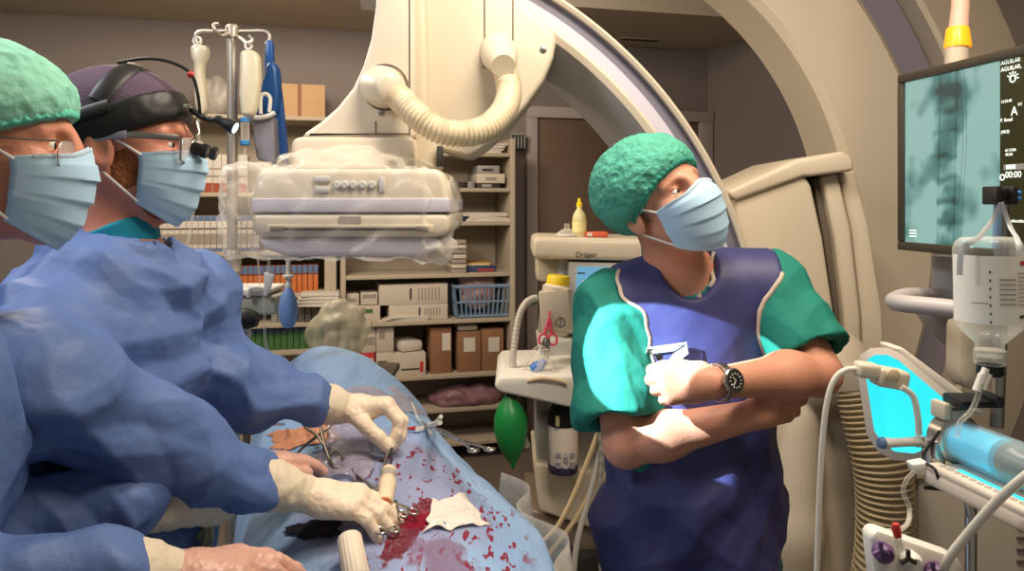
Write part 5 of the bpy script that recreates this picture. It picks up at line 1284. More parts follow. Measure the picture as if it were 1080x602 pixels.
sdf_obj('cloth_cap', cap2, *box_h(H2), .004, 'cap_purple', S2, 2, disp=lambda V: .003*ridge(V*14)+.001*perlin(V*50))
def band2(p):
    d, pd, q = H2.cap_sdf(p, (-.022, 0, .050), (.121, .098, .094), (.100, .052), (-.118, -.045))
    wd = .030-.006*np.clip(-q[:, 0]*8, 0, 1)
    return smax(np.maximum(d, -(d+.018)), np.abs(pd-.030)-wd*.86, .005)
hl = sdf_obj('headlamp_band', band2, *box_h(H2), .0035, 'black', S2, 1, disp=lambda V: .0015*perlin(V*60))
st_ = []
for k in range(33):
    t = math.radians(12+156*k/32); v_ = Vector((.34*math.sin(t)-.05, -math.cos(t), math.sin(t))).normalized(); st_.append(H2.w(-.022+v_.x*.118, v_.y*.095, .05+v_.z*.092))
MB().tube(st_, [(.0045, .017)]*len(st_), 12, flat=tuple(H2.M @ Vector((-.022+.1, -1, .25)))).build('crown_strap', 'black', hl, smooth=70)
st_ = spline([H2.w(.0, -.100, .062), H2.w(-.05, -.098, .042), H2.w(-.10, -.066, .012), H2.w(-.132, -.01, -.0)], 8)
MB().tube(st_, [(.004, .011)]*len(st_), 12, flat=tuple(H2.M @ Vector((0, -1, .2)))).build('back_strap', 'black', hl, smooth=70)
MB().tube(spline([H2.w(-.015, -.03, .141), H2.w(.03, -.03, .150), H2.w(.07, -.03, .146), H2.w(.104, -.035, .128), H2.w(.116, -.035, .096), H2.w(.120, -.03, .060)], 8), .0028, 8).build('lamp_cable', 'black', hl)
MB().ell(H2.w(.104, -.035, .126), (.006, .006, .006)).build('cable_joint', 'red', hl)
MB().tube(spline([H2.w(.100, -.01, .07), H2.w(.122, -.02, .056), H2.w(.135, -.03, .052), H2.w(.15, -.035, .05)], 6), .0055, 10).build('lamp_arm', 'black', hl)
MB().lathe(H2.w(.146, -.035, .054), H2.M @ Vector((1, -.12, -.45)), [(.006, 0), (.0085, .006), (.007, .012), (.0105, .02), (.012, .036), (.010, .037)], 18).build('lamp_head', 'black', hl)
MB().lathe(H2.w(.146, -.035, .054)+(H2.M @ Vector((1, -.12, -.45))).normalized()*.0355, H2.M @ Vector((1, -.12, -.45)), [(.0092, 0), (.0092, .003), (.0, .0045)], 18).build('lamp_lens', mat('led', (220, 245, 250), .2, emit=(205, 240, 255), estr=2.2), hl)
MB().box(H2.w(.103, -.040, .072), (.012, .018, .006), H2.M, .002).build('clip', 'steel', hl)
gl = MB().tube(spline([H2.w(-.02, -.084, .016), H2.w(.02, -.083, .018), H2.w(.06, -.076, .018), H2.w(.096, -.062, .017)], 6), [(.0022, .0058)]*19, 10, flat=tuple(H2.M @ Vector((0, -1, 0)))).build('loupe_glasses', 'steel_dull', S2, 'loupe glasses with clear lenses')
MB().tube(spline([H2.w(-.03, -.085, .010), H2.w(.0, -.086, .017), H2.w(.022, -.085, .018)], 5), [(.003, .0075)]*11, 10, flat=tuple(H2.M @ Vector((0, -1, 0)))).build('temple_sleeve', 'lilac', gl)
mat('lens', (236, 232, 226), .05, alpha=.28, spec=1)
for y in (-1, 1):
    m = MB(); V = [H2.w(.096+.012*(1-abs(a)), y*(.036+.026*a*1), .020-.042*b-.004*a*a) for b in (0, .5, 1) for a in (-1, -.5, 0, .5, 1)]
    m.add(V, [(r*5+c, r*5+c+1, r*5+c+6, r*5+c+5) for r in range(2) for c in range(4)]).build('lens', 'lens', gl, sol=.0015)
    MB().tube([H2.w(.100, y*.062, .020), H2.w(.100, y*.062, -.020), H2.w(.104, y*.040, -.026)], .0016, 8).build('lens_rim', 'steel_dull', gl)
    MB().lathe(H2.w(.108, y*.030, .004), H2.M @ Vector((1, -.0, -.25)), [(.0085, 0), (.0105, .004), (.0105, .016), (.0125, .018), (.0125, .026), (.010, .027)], 18).build('loupe', 'black', gl)
    MB().lathe(H2.w(.108, y*.030, .004)+(H2.M @ Vector((1, -.0, -.25))).normalized()*.0262, H2.M @ Vector((1, 0, -.25)), [(.009, 0), (.0, .002)], 16).build('loupe_lens', 'lens', gl)
MB().tube([H2.w(.108, -.03, .010), H2.w(.114, -.012, .030), H2.w(.106, 0, .05)], .003, 8).build('loupe_mount', 'steel_dull', gl)
def beard2(p):
    q = H2.loc(p); d = H2.sdf(p, False)-.0022
    reg = np.minimum.reduce([ell(q, (.018, -.062, -.035), (.030, .03, .036)), ell(q, (.018, .062, -.035), (.030, .03, .036)), ell(q, (.06, 0, -.09), (.05, .06, .035))])
    return np.maximum(d, reg+.004*ridge(q*90))
sdf_obj('beard', beard2, *box_h(H2, .16), .0032, 'beard', S2, 1, disp=lambda V: .0012*perlin(V*260))
shoes(S2, ft2, (1, 0, 0))

# ---------------------------------------------------------------- nearest surgeon with thin glasses and mint cap
S1 = thing('person', (-.80, .95, 0), 'person nearest at the left in blue gown, mint green bouffant cap, thin glasses and mask', 'person')
H1 = Head((-.688, 1.03, 1.668), (.94, .33, -.03), (0, 0, 1))
fw1 = Vector((.93, .36, 0)).normalized(); T1 = np.array([tuple(fw1), (-fw1.y, fw1.x, 0), (0, 0, 1)]).T
nk1 = (-.785, .99, 1.45)
tR, uR, vR = (-.76, .78, 1.40), (-.73, .82, 1.15), P(112, 603, .97)
tL, uL, vL = (-.87, 1.10, 1.40), (-.74, 1.06, 1.15), P(130, 534, 1.13)
wC = P(178, 608, 1.01); wD = P(252, 494, 1.40)
hC = Hand(wC, (1, .55, -.06), (.1, .1, -1), (-.4, 1, 0), [(14, 18, 12), (14, 20, 12), (18, 22, 14), (22, 26, 16)], [(.7, .6, .3), (.9, .2, .3), (1, 0, .2)], 1.0)
hD = Hand(wD, P(312, 482, 1.50)-wD, (.1, -.1, -1), (.3, -1, 0), [(10, 16, 10), (12, 18, 12), (16, 24, 14), (20, 26, 16)], [(.8, .45, .2), (1, .1, .1), (1, 0, .1)], .95)
hip1 = [(-.86, .86, .88), (-.92, 1.03, .88)]; ft1 = [(-.86, .84), (-.94, 1.06)]
def torso1(p, g=0):
    d = ell(p, (-.742, .95, 1.32), (.105+g, .15+g, .17+g), T1)
    d = smin(d, ell(p, (-.79, .95, 1.06), (.11+g, .165+g, .24+g), T1), .08); d = smin(d, ell(p, (-.82, .95, .86), (.12+g, .17+g, .16+g), T1), .08)
    d = smin(d, cone(p, tR, (-.79, .95, 1.43), .055+g, .07+g), .06); return smin(d, cone(p, tL, (-.80, .97, 1.43), .055+g, .07+g), .06)
def body1(p):
    d = H1.sdf(p); d = smin(d, H1.neck(p, nk1), .03); d = smin(d, torso1(p), .05)
    d = smin(d, chain(p, [tR, uR, vR, wC], [.052, .044, .034, .025]), .03); d = smin(d, chain(p, [tL, uL, vL, tuple(P(226, 524, 1.29)), wD], [.046, .034, .019, .018, .020]), .012)
    d = smin(d, legs_sdf(p, hip1, ft1), .05); d = smin(d, hC.sdf(p, -.002), .008); return smin(d, hD.sdf(p, -.002), .008)
sdf_obj('body', body1, (-1.16, .60, -.02), (-.25, 1.55, 1.84), .004, 'skin', S1, 1)
def gown1(p):
    d = torso1(p, .022); d = smin(d, chain(p, [(-.80, .95, 1.0), (-.83, .95, .70), (-.835, .95, .40)], [.16, .19, .20], .03), .06)
    d = smin(d, chain(p, [tR, uR, vR], [.085, .075, .048], .04), .03); d = smin(d, chain(p, [tL, uL, vL], [.085, .078, .054], .04), .03)
    d = smin(d, cone(p, (-.80, .98, 1.43), (-.79, .985, 1.485), .090, .080), .03); d = smax(d, -H1.neck(p, nk1, .060, .070), .004)
    return np.maximum(d, .38-p[:, 2])
sdf_obj('gown', gown1, (-1.18, .62, .36), (-.40, 1.35, 1.58), .0062, 'gown', S1, 1, disp=folds(.009, 7.5, 3.3, (.3, .2, -1, .45)))
glove(hC, S1, 'glove_skin', ([tuple(Vector(vR)+(Vector(uR)-Vector(vR)).normalized()*.03), tuple((Vector(vR)+wC)/2), tuple(wC+hC.d*.004)], [.044, .036, .029]), 'cuff', 'thin skin-toned glove')
glove(hD, S1, 'glove_skin', ([tuple(Vector(vL)+(Vector(uL)-Vector(vL)).normalized()*.05), tuple(P(226, 524, 1.29)), tuple(wD+hD.d*.004)], [.041, .037, .029]), 'cuff', 'thin skin-toned glove')
H1.eyes(S1, (1, -.1, .0)); H1.mask(S1)
def bouffant(Hh, par, m, bm, a, b, c=(-.026, 0, .052), r=(.124, .106, .094), seed=0, nb=52):
    def f(p):
        d, pd, q = Hh.cap_sdf(p, c, r, a, b); pinch = np.clip(1-pd/.03, 0, 1)**2*.007
        return smax(d+pinch, -pd, .004)
    def dsp(V): return .0055*ridge(V*26+seed)*.6+.0032*ridge(V*58+seed)+.004*perlin(V*18+seed)
    k = sdf_obj('bouffant_cap', f, *box_h(Hh, .21), .0034, m, par, 1, disp=dsp)
    pts = []
    for i in range(nb*4):
        t = 2*math.pi*i/(nb*4); s_ = (math.cos(t)+1)/2; x = b[0]+(a[0]-b[0])*s_; z = b[1]+(a[1]-b[1])*s_
        yy = math.sin(t)
        # width of the cap ellipsoid at this point of the rim plane
        val = 1-((x-c[0])/r[0])**2-((z-c[2])/r[2])**2
        pts.append((x, z, yy))
    mid = ((a[0]+b[0])/2, (a[1]+b[1])/2); out = []
    q0 = np.array([[mid[0], 0, mid[1]]])
    for i in range(nb*4):
        t = 2*math.pi*i/(nb*4); ex = ((a[0]-b[0])/2, (a[1]-b[1])/2); d3 = Vector((ex[0]*math.cos(t), .09*math.sin(t), ex[1]*math.cos(t)))
        lo_, hi_ = .3, 1.6
        for _ in range(18):
            m_2 = (lo_+hi_)/2; q = Vector((mid[0], 0, mid[1]))+d3*m_2
            inside = ((q.x-c[0])/r[0])**2+(q.y/r[1])**2+((q.z-c[2])/r[2])**2 < 1
            if inside: lo_ = m_2
            else: hi_ = m_2
        q = Vector((mid[0], 0, mid[1]))+d3*(lo_*.955); q.z += .0016*math.sin(t*nb); out.append(Hh.w(*q))
    MB().tube(out, [.0052+.0014*math.sin(i*1.5708) for i in range(len(out))], 10, True).build('elastic_edge', bm, k, smooth=80)
bouffant(H1, S1, 'cap_mint', mat('cap_mint_edge', (96, 196, 172), .75, bump=.4, bscale=120), (.094, .052), (-.118, -.028), seed=2)
gl1 = MB().tube(spline([H1.w(-.03, -.084, .014), H1.w(.03, -.079, .012), H1.w(.088, -.064, .012)], 6), .0014, 8).build('glasses', 'steel_dull', S1, 'thin rimless glasses')
for y in (-1, 1):
    n_ = 20; V = []
    for k in range(n_):
        t = 2*math.pi*k/n_; cy, cz = math.cos(t), math.sin(t); V.append(H1.w(.100-.012*abs(.5*cy+.5), y*(.036+.026*np.sign(cy)*abs(cy)**.7), -.006+.020*np.sign(cz)*abs(cz)**.7))
    MB().add(V, [tuple(range(n_))]).build('lens', 'lens', gl1, sol=.0012)
    MB().tube(V, .0007, 6, True).build('lens_rim', 'steel_dull', gl1)
MB().tube(spline([H1.w(.100, -.012, .004), H1.w(.106, 0, .009), H1.w(.100, .012, .004)], 5), .0013, 8).build('bridge', 'steel_dull', gl1)
shoes(S1, ft1, (.9, .4, 0))

# ---------------------------------------------------------------- standing man with crossed arms
M0 = thing('person', (.385, 1.66, 0), 'person standing with crossed arms in green scrubs, dark blue apron, green bouffant cap and mask', 'person')
rx = Vector((.983, -.185, 0)); cx_ = Vector((-.185, -.983, 0)); uz = Vector((0, 0, 1))
fM = rx*.63+uz*.31+cx_*.71; uM = rx*-.46+uz*.882+cx_*.01
HM = Head(P(700, 212, 1.60), fM, uM, .99)
nkM = (.365, 1.665, 1.43)
aR, bR, cR_ = (.215, 1.665, 1.375), (.225, 1.535, 1.120), (.46, 1.475, 1.195)
aL, bL, cL_ = (.545, 1.645, 1.415), (.602, 1.53, 1.262), (.366, 1.405, 1.272)
hL = Hand(cL_, (-1, .10, -.02), (.1, 1, -.35), (0, .3, 1), [(62, 30, 20), (64, 30, 20), (66, 32, 20), (68, 34, 20)], [(.85, .25, .5), (.9, .0, .5), (.8, -.1, .7)], .98, (2, 0, -2, -4))
hR = Hand(cR_, (1, .45, .2), (-.3, 1, .1), (0, -.2, 1), REL, [(.8, .5, .3), (.95, .2, .3), (1, 0, .3)], 1.0)
hipM = [(.30, 1.68, .88), (.47, 1.68, .88)]; ftM = [(.29, 1.68), (.49, 1.66)]
def torsoM(p, g=0):
    d = ell(p, (.375, 1.675, 1.26), (.155+g, .105+g, .19+g)); d = smin(d, ell(p, (.38, 1.655, 1.06), (.150+g, .125+g, .20+g)), .08)
    d = smin(d, ell(p, (.385, 1.675, .88), (.165+g, .118+g, .16+g)), .08)
    d = smin(d, cone(p, aR, (.34, 1.675, 1.40), .056+g, .062+g), .05); return smin(d, cone(p, aL, (.41, 1.67, 1.41), .056+g, .062+g), .05)
def armR(p, g=0):
    d = chain(p, [aR, bR], [.054+g, .046+g], .03); f = chain(p, [bR, tuple(Vector(bR)*.7+Vector(cR_)*.3), cR_], [.041+g, .043+g, .027+g], .03); return smin(d, f, .015)
def armL(p, g=0):
    d = chain(p, [aL, bL], [.054+g, .046+g], .03); f = chain(p, [bL, tuple(Vector(bL)*.68+Vector(cL_)*.32), cL_], [.041+g, .043+g, .027+g], .03); return smin(d, f, .015)
def bodyM(p):
    d = HM.sdf(p); d = smin(d, HM.neck(p, nkM, .056, .062), .03); d = smin(d, torsoM(p), .05)
    a = armR(p); a = smin(a, hR.sdf(p), .008); b = armL(p); b = smin(b, hL.sdf(p), .008)
    d = smin(d, np.minimum(a, b), .012); return smin(d, legs_sdf(p, hipM, ftM), .05)
sdf_obj('body', bodyM, (.10, 1.28, -.02), (.72, 1.88, 1.82), .0036, 'skin_tan', M0, 1)
def shirtM(p):
    d = torsoM(p, .012)
    vR_ = Vector(bR)-Vector(aR); vL_ = Vector(bL)-Vector(aL)
    sR_ = cone(p, aR, Vector(aR)+vR_*.90+Vector((-.012, 0, 0)), .078, .088); sR_ = np.maximum(sR_, (p-vec(Vector(aR)+vR_*.84))@vec(vR_.normalized()))
    sL_ = cone(p, aL, Vector(aL)+vL_*.92+Vector((.012, 0, 0)), .074, .080); sL_ = np.maximum(sL_, (p-vec(Vector(aL)+vL_*.80))@vec(vL_.normalized()))
    hr = np.maximum(cone(p, aR, bR, .05, .072), -((p-vec(Vector(aR)+vR_*.55))@vec(vR_.normalized()))); hl_ = np.maximum(cone(p, aL, bL, .05, .064), -((p-vec(Vector(aL)+vL_*.55))@vec(vL_.normalized())))
    d = smin(d, sR_, .025); d = smin(d, sL_, .025); d = smax(d, -np.maximum(hr, (p-vec(Vector(aR)+vR_*1.0))@vec(vR_.normalized())), .004); d = smax(d, -np.maximum(hl_, (p-vec(Vector(aL)+vL_*1.0))@vec(vL_.normalized())), .004)
    col_ = smin(d, cone(p, (.362, 1.665, 1.43), (.355, 1.665, 1.475), .082, .076), .02)
    return smax(col_, -cone(p, (.362, 1.64, 1.42), (.35, 1.60, 1.60), .060, .085), .005)
shirt = sdf_obj('scrub_shirt', shirtM, (.06, 1.36, .72), (.76, 1.86, 1.56), .005, 'scrub', M0, 1, disp=folds(.0045, 8, 1.7, (.2, .2, -1, .5)))
def trouM(p): return np.minimum(legs_sdf(p, hipM, ftM, .02), torsoM(p, .006)+np.maximum(0, p[:, 2]-.9)*5) 
sdf_obj('trousers', lambda p: np.maximum(trouM(p), .10-p[:, 2]), (.10, 1.45, .08), (.70, 1.88, 1.0), .008, 'trouser', M0, 1, disp=folds(.004, 8, 5))
shoes(M0, ftM, (-.1, -1, 0))
def apronM(p):
    d = torsoM(p, .029)
    sk = np.minimum.reduce([cone(p, (.375, 1.655, 1.0), (.39, 1.655, .50), .155, .185)]); d = smin(d, sk, .06)
    for a, b, rr in ((aR, bR, .088), (aL, bL, .084)):
        d = smax(d, -cone(p, Vector(a)+Vector(((-.035 if a is aR else .035), -.0, .0)), Vector(b)+Vector(((-.03 if a is aR else .045), 0, 0)), rr, rr+.01), .012)
    nx = ell(p, (.362, 1.57, 1.488), (.062, .16, .085)); d = smax(d, -nx, .006)
    d = np.maximum(d, -torsoM(p, .0135)*1.0-.0) if False else d
    return np.maximum(d, .48-p[:, 2])
def aw(V):
    z = V[:, 2]; low = np.clip((1.16-z)/.15, 0, 1)
    return folds(.0028, 6, 2.2, (.3, 0, 1, .6))(V)*(.35+1.6*low)+low*.012*np.sin(V[:, 0]*26+V[:, 2]*18+4*perlin(V*5))*np.clip(1.2-np.abs(z-.98)*2, 0, 1)
apr = sdf_obj('lead_apron', apronM, (.10, 1.40, .46), (.66, 1.90, 1.54), .0055, 'apron', M0, 1, disp=aw, label='dark blue lead apron with pale piping')
SB = BVHTree.FromPolygons([v.co+M0.location for v in shirt.data.vertices], [tuple(p.vertices) for p in shirt.data.polygons])
AB = BVHTree.FromPolygons([v.co+M0.location for v in apr.data.vertices], [tuple(p.vertices) for p in apr.data.polygons])
def onapron(px, py, lift=.002):
    d = (P(px, py, 1)-cam.location).normalized(); h = AB.ray_cast(cam.location, d); return (h[0]+h[1]*lift) if h[0] is not None else None
def hit_apron(px, py):
    d = (P(px, py, 1)-cam.location).normalized(); h = AB.ray_cast(cam.location, d); return h if h[0] is not None and h[0].y < 1.70 else None
def pipe_tube(q, r=(.0022, .0046)):
    q = [v for v in q if v is not None]
    if len(q) > 3:
        q = [q[0]]+[(q[i-1]+q[i]+q[i+1])/3 for i in range(1, len(q)-1)]+[q[-1]]
        MB().tube(q, [r]*len(q), 8, flat=(0, -1, 0)).build('piping', 'piping', apr)
def front(x, z, ymax=1.66):
    h = AB.ray_cast(Vector((x, 1.0, z)), Vector((0, 1, 0))); g = SB.ray_cast(Vector((x, 1.0, z)), Vector((0, 1, 0)))
    return h if h[0] is not None and h[0].y < ymax and (g[0] is None or h[0].y < g[0].y) else None
neck = []
for k in range(41):
    th = math.radians(160+220*k/40)
    for m_k in range(40):
        kk = .5+.02*m_k; h = front(.362+.062*kk*math.cos(th), 1.488+.085*kk*math.sin(th), 1.625)
        if h: neck.append(h[0]+h[1]*.002); break
pipe_tube(neck)
for x0, dx in ((.13, .003), (.66, -.003)):
    q = []
    for k in range(46):
        z = 1.455-.005*k
        for j_ in range(70):
            h = front(x0+dx*j_+dx, z)
            if h: q.append(h[0]+h[1]*.002); break
    for _ in range(3): q = [v for i_, v in enumerate(q) if i_ == 0 or (v-q[i_-1]).length < .05]
    pipe_tube(q)
# ---------------------------------------------------------------- rest of the standing man: cap, mask, watch, piping, badge
HM.eyes(M0, (1, .12, .02)); HM.mask(M0)
bouffant(HM, M0, 'cap_green', 'cap_band', (.100, .064), (-.108, -.066), (-.030, 0, .048), (.124, .106, .102), seed=5)
# collar flap and undershirt
def hairM(p):
    q = HM.loc(p); d = HM.sdf(p, False)-.0022
    reg = np.minimum(ell(q, (.004, -.075, -.005), (.012, .02, .026)), ell(q, (-.055, -.05, -.055), (.03, .04, .035)))
    return np.maximum(d, reg+.003*ridge(q*100))
sdf_obj('hair', hairM, *box_h(HM, .17), .0034, 'hair', M0, 1, disp=lambda V: .001*perlin(V*260))
# wrist watch
wa = thing('wrist_watch', Vector(cL_)+Vector((.0, -.03, -.03)), 'steel wrist watch with a dark dial on the crossed arm of the standing man', 'watch')
wax = (Vector(cL_)-Vector(bL)).normalized(); wc = Vector(cL_)-wax*.012
wn = Vector((-.1, -1, .25)); wn = (wn-wax*wn.dot(wax)).normalized(); wt2 = wax.cross(wn)
RW = frameR(wt2, wax, wn)
pts = [wc+(wn*math.cos(a)+wt2*math.sin(a)*1.04)*.0315 for a in [k*math.pi/16 for k in range(32)]]
MB().tube(pts, [(.0022, .0085)]*32, 10, True, flat=tuple(wn)).build('bracelet', 'steel', wa, smooth=50)
for k in list(range(3, 11))+list(range(22, 30)):
    a = k*math.pi/16; nn = wn*math.cos(a)+wt2*math.sin(a)
    MB().box(wc+nn*.0335, (.0050, .0165, .0022), frameR(nn.cross(wax), wax, nn), .0008).build('link', 'steel', wa)
MB().lathe(wc+wn*.030, wn, [(.0205, 0), (.0228, .003), (.0228, .008), (.0205, .0105), (.0185, .0108)], 36).build('case', 'steel', wa)
MB().lathe(wc+wn*.0405, wn, [(.0205, 0), (.0200, .0012), (.0172, .0012)], 36).build('rim', 'dark', wa)
MB().lathe(wc+wn*.0412, wn, [(.0170, 0), (.0170, .0005), (0, .0006)], 32).build('dial', 'black', wa)
for k in range(12):
    a = k*math.pi/6; v_ = wt2*math.cos(a)+wax*math.sin(a); MB().box(wc+wn*.0421+v_*.0125, (.0036, .0014, .0006), frameR(v_, wn.cross(v_), wn)).build('hour_mark', 'white', wa)
for a, L in ((.7, .008), (2.4, .0115)):
    v_ = wt2*math.cos(a)+wax*math.sin(a); MB().box(wc+wn*.0424+v_*L/2, (L, .0014, .0006), frameR(v_, wn.cross(v_), wn)).build('hand', 'white', wa)
MB().lathe(wc+wn*.036+wax*.020, wax, [(.003, 0), (.003, .004)], 12).build('crown', 'steel', wa)
# clear badge holder hanging on the apron
bpos = [onapron(a, b, .012) for a, b in ((684, 366), (722, 361), (724, 372), (704, 388), (682, 390))]
if all(v is not None for v in bpos):
    bd = thing('badge_holder', bpos[4], 'crumpled clear badge holder with a black dot on the apron of the standing man', 'badge')
    MB().prism(bpos, (0, -.006, 0), .002).build('sleeve', mat('badge', (170, 180, 186), .25, alpha=.7, spec=.8), bd)
    c = onapron(697, 377, .02); MB().lathe(c, (0, -1, 0), [(.007, 0), (.007, .003)], 18).build('dot', 'black', bd)
    MB().tube([v+Vector((0, -.008, 0)) for v in bpos], .0022, 8, True).build('edge', 'white', bd)

# ---------------------------------------------------------------- instruments and other things on the drape
def hemostat(tip, handle, label, m='steel', L=None, opening=.018, ringr=.0125, name='hemostat', group=None, lift=.006):
    a = on(*tip, lift); b = on(*handle, lift+.004); ax = (b-a); L = ax.length; ax.normalize(); s = ax.cross(UP).normalized()
    t = thing(name, (a+b)/2, label, 'instrument', group); j = a+ax*L*.38
    for k in (-1, 1):
        e = b+s*k*opening; h_ = UP*.0012*k
        MB().tube(spline([a+s*k*.001+h_, j+s*k*.003+h_, j-s*k*.004+ax*L*.08+h_, a+ax*L*.72-s*k*.004+s*k*opening*.4+h_, e-ax*ringr+h_], 6), [.0019]*6+[.0032]*6+[.0028]*12+[.0026], 10).build('shaft', m, t)
        MB().tube([e+ax*ringr*.9*math.cos(q)+s*ringr*.75*math.sin(q)+h_ for q in [i*math.pi/10 for i in range(20)]], .0026, 10, True).build('finger_ring', m, t)
    MB().box(j+ax*.006, (.016, .010, .008), frameR(ax, s, UP), .002).build('box_joint', m, t)
    MB().box(a+ax*L*.74, (.005, opening*1.3, .004), frameR(ax, s, UP), .001).build('ratchet', m, t)
    return t
hemostat((441, 446), (508, 480), 'large steel hemostat lying on the right slope of the drape', opening=.017, lift=.008)
hemostat((376, 506), (430, 549), 'steel needle holder lying beside the white trocar', opening=.012, ringr=.011, lift=.012)
hemostat((372, 500), (409, 566), 'steel scissors partly under the near glove', opening=.012, ringr=.011, name='scissors', lift=.010)
hemostat((300, 455), (258, 459), 'dark steel clamp below the far glove at the left of the field', m='steel_dull', opening=.010, ringr=.010, lift=.02)
rt_ = thing('retractor', on(335, 468, .03), 'looped steel wire retractor standing over the orange skin', 'instrument')
MB().tube(spline([on(300, 498, .012), on(318, 482, .02), on(334, 473, .03), on(346, 466, .035), on(353, 454, .04), on(348, 443, .045)], 8), .0032, 10).build('wire', 'steel_dull', rt_)
MB().tube(spline([on(352, 500, .012), on(344, 484, .02), on(334, 473, .033), on(322, 465, .035), on(318, 454, .04), on(325, 443, .045)], 8), .0032, 10).build('wire', 'steel_dull', rt_)
MB().tube(spline([on(337, 441, .045), on(337, 460, .04), on(342, 480, .03), on(348, 492, .014)], 8), .0036, 10).build('stem', 'steel_dull', rt_)
MB().tube(spline([on(346, 486, .014), on(356, 482, .014), on(362, 490, .012), on(358, 499, .010), on(348, 498, .012)], 8), .0026, 10).build('loop', 'steel_dull', rt_)
MB().tube(spline([on(300, 498, .014), on(308, 488, .014), on(318, 490, .014)], 8), .0026, 10).build('loop', 'steel_dull', rt_)
tz = thing('forceps', on(408, 490, .02), 'slim forceps held upright by the far gloved hand', 'instrument')
f0 = Vector(hA.fing[0][3])+Vector((0, 0, .0)); f1 = on(402, 508, .006); f2 = on(409, 507, .006)
MB().tube([f0, (f0+f1)/2+Vector((-.003, 0, 0)), f1], [.0032, .0028, .0014], 10).build('arm', 'steel', tz); MB().tube([f0, (f0+f2)/2+Vector((.003, 0, 0)), f2], [.0032, .0028, .0014], 10).build('arm', 'dark', tz)
tr = thing('trocar', on(407, 520, .0), 'white cylindrical trocar handle with an orange end beside the near glove', 'instrument')
t0 = on(410, 506, .02); t1 = on(406, 548, .034); ta = (t1-t0).normalized(); tl = (t1-t0).length
MB().lathe(t0, ta, [(.011, 0), (.0145, .002), (.0145, tl*.32), (.0165, tl*.36), (.0170, tl*.55), (.0150, tl*.60), (.0145, tl*.95), (.012, tl)], 28).build('handle', mat('trocar', (224, 206, 178), .45), tr)
MB().lathe(t0, ta, [(.0150, tl*.12), (.0152, tl*.14), (.0152, tl*.30), (.0150, tl*.31)], 28, False).build('grip', mat('trocar_grey', (168, 160, 146), .5), tr)
MB().lathe(t1-ta*.002, ta, [(.0115, 0), (.0105, .006), (.0, .007)], 24).build('end_cap', 'orange', tr)
MB().lathe(t1+ta*.005, ta, [(.004, 0), (.003, .003)], 14).build('end_hole', 'tan', tr)
def patch(name, quad, m, label, cat, lift=.005, n=26, amp=.003, rag=0, f=60, sol=.0015, parent=None):
    rnd = random.Random(len(label))
    w1 = [rnd.uniform(-1, 1)*(1 if k % 2 else .5) for k in range(6)]
    def fn(u, v):
        eu = rag*(np.interp(v*5, range(6), w1))*(2*u-1); ev = rag*(np.interp(u*5, range(6), w1[::-1]))*(2*v-1)
        u2, v2 = u+eu*.5, v+ev*.5
        x = sum(q[0]*k for q, k in zip(quad, ((1-u2)*(1-v2), u2*(1-v2), u2*v2, (1-u2)*v2))); y = sum(q[1]*k for q, k in zip(quad, ((1-u2)*(1-v2), u2*(1-v2), u2*v2, (1-u2)*v2)))
        p = on(x, y, lift); p.z += amp*float(perlin(np.array([[p.x*f, p.y*f, 1.5]]))[0]); return p
    o = MB().grid(fn, n, n).build(name, m, parent, smooth=80, sol=sol); tag(o, label, cat); return o
patch('gauze', ((456, 533), (490, 523), (514, 555), (450, 562)), mat('gauze', (232, 222, 212), .9, bump=.6, bscale=140, var=.05, vscale=30), 'white crumpled gauze swab lying on the drape right of the trocar', 'gauze', .006, amp=.012, rag=.16, f=38)
patch('exposed_skin', ((284, 458), (352, 444), (360, 466), (288, 478)), mat('iodine', (206, 140, 104), .4, var=.22, vscale=30, bump=.3, bscale=60), 'orange iodine-stained strip of skin showing under the looped retractor', 'skin', .004, amp=.006, rag=.25)
patch('film', ((352, 440), (392, 446), (392, 512), (330, 506)), mat('film', (190, 184, 206), .12, alpha=.42, bump=1, bscale=38, spec=.8), 'clear wrinkled adhesive film over the middle of the drape', 'film', .010, amp=.016, rag=.3, f=26)
patch('film', ((345, 412), (420, 408), (448, 440), (360, 428)), mat('film_far', (206, 196, 206), .15, alpha=.4, bump=1, bscale=30, spec=.8), 'clear film edge at the far side of the field behind the far glove', 'film', .006, amp=.012, rag=.3, f=26)
vl = thing('sheath_hub', on(448, 455, .012), 'white plastic sheath hub with red tip by the far gloved hand', 'connector')
MB().tube([on(440, 458, .014), on(452, 455, .016), on(464, 452, .014)], [.0055, .0065, .005], 14).build('hub', 'white', vl)
MB().tube([on(452, 455, .016), on(455, 464, .012)], .0042, 12).build('side_port', 'white', vl)
MB().tube([p_+UP*.004 for p_ in (on(459, 452, .012),)]*1+[on(465, 447, .016)], .004, 12).build('side_port', 'white', vl)
MB().tube(spline([on(446, 452, .014), on(440, 446, .016), on(437, 438, .018), on(434, 430, .016)], 6), .0028, 10).build('tube', 'plastic_clear', vl)
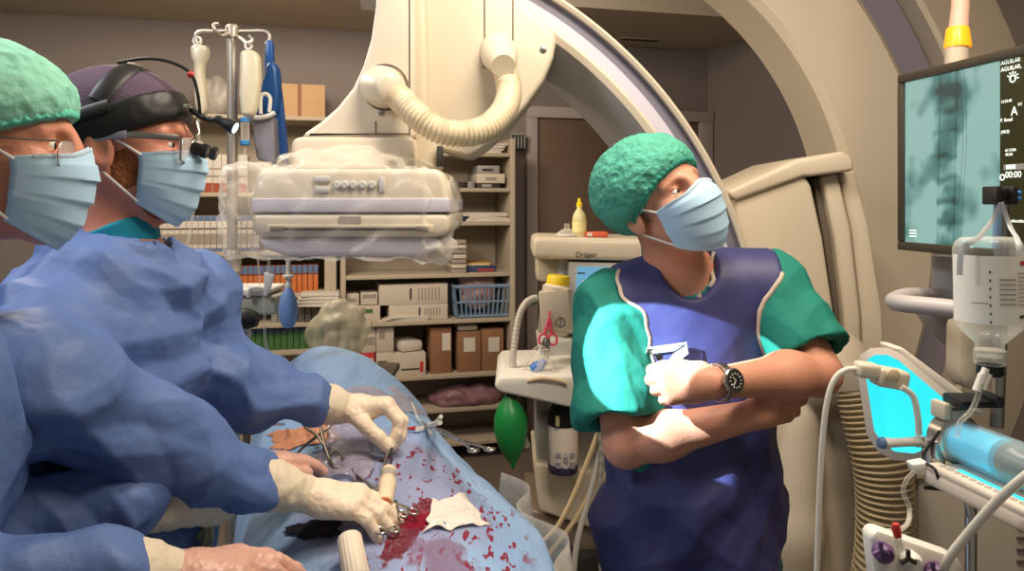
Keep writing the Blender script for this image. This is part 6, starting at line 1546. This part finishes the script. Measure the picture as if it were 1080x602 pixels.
MB().tube([on(428, 457, .012), on(440, 457, .014)], [.0025, .0055], 12).build('red_tip', mat('bloodred', (170, 34, 30), .3), vl)
ch = thing('camera_handle', on(375, 590, .01), 'black instrument with a white ribbed cap at the near edge of the drape', 'instrument')
k0 = on(376, 622, .02); k1 = on(368, 590, .045); ka = (k1-k0).normalized(); kl = (k1-k0).length
MB().lathe(k0-ka*.09, ka, [(.014, 0), (.018, .004), (.019, .07), (.0165, .088), (.0165, .10)], 26).build('grip', 'black', ch)
m = MB(); n_ = 40; V = []
for h_, r_ in ((.0, .0195), (.004, .0215), (kl-.004, .0195), (kl, .017)):
    for i in range(n_*2): a = math.pi*i/n_; rr = r_*(1+(.035 if i % 4 < 2 else 0)); u_ = ka.orthogonal().normalized(); v_ = ka.cross(u_); V.append(k0+ka*h_+u_*rr*math.cos(a)+v_*rr*math.sin(a))
N2 = n_*2; F_ = [(i*N2+j, i*N2+(j+1) % N2, (i+1)*N2+(j+1) % N2, (i+1)*N2+j) for i in range(3) for j in range(N2)]+[tuple(range(N2))[::-1], tuple(range(3*N2, 4*N2))]
m.add(V, F_).build('ribbed_cap', mat('capwhite', (222, 208, 188), .5), ch)
patch('black_cloth', ((296, 558), (352, 548), (366, 566), (318, 574)), mat('blackcloth', (26, 26, 34), .8, bump=.5, bscale=40), 'dark folded cloth under the near gloved hand', 'cloth', .006, amp=.008, rag=.3)
mat('yellowbag', (196, 190, 140), .3, alpha=.6, bump=.8, bscale=16)
yb = thing('fluid_bag', (-.50, 1.20, .86), 'pale yellow translucent pouch hanging at the left edge of the drape', 'bag')
yb.location = P(195, 585, 1.28)
MB().grid(lambda u, v: P(172+48*u+6*math.sin(v*7), 548+90*v, 1.30)+Vector((0, .03*math.sin(u*3.14)+.008*math.sin(u*22+v*5), 0)), 30, 30).build('pouch', 'yellowbag', yb, sol=.002)
MB().tube([P(172+48*u, 548, 1.30+.0) for u in (0, .5, 1)], .004, 8).build('pouch_edge', 'yellowbag', yb)
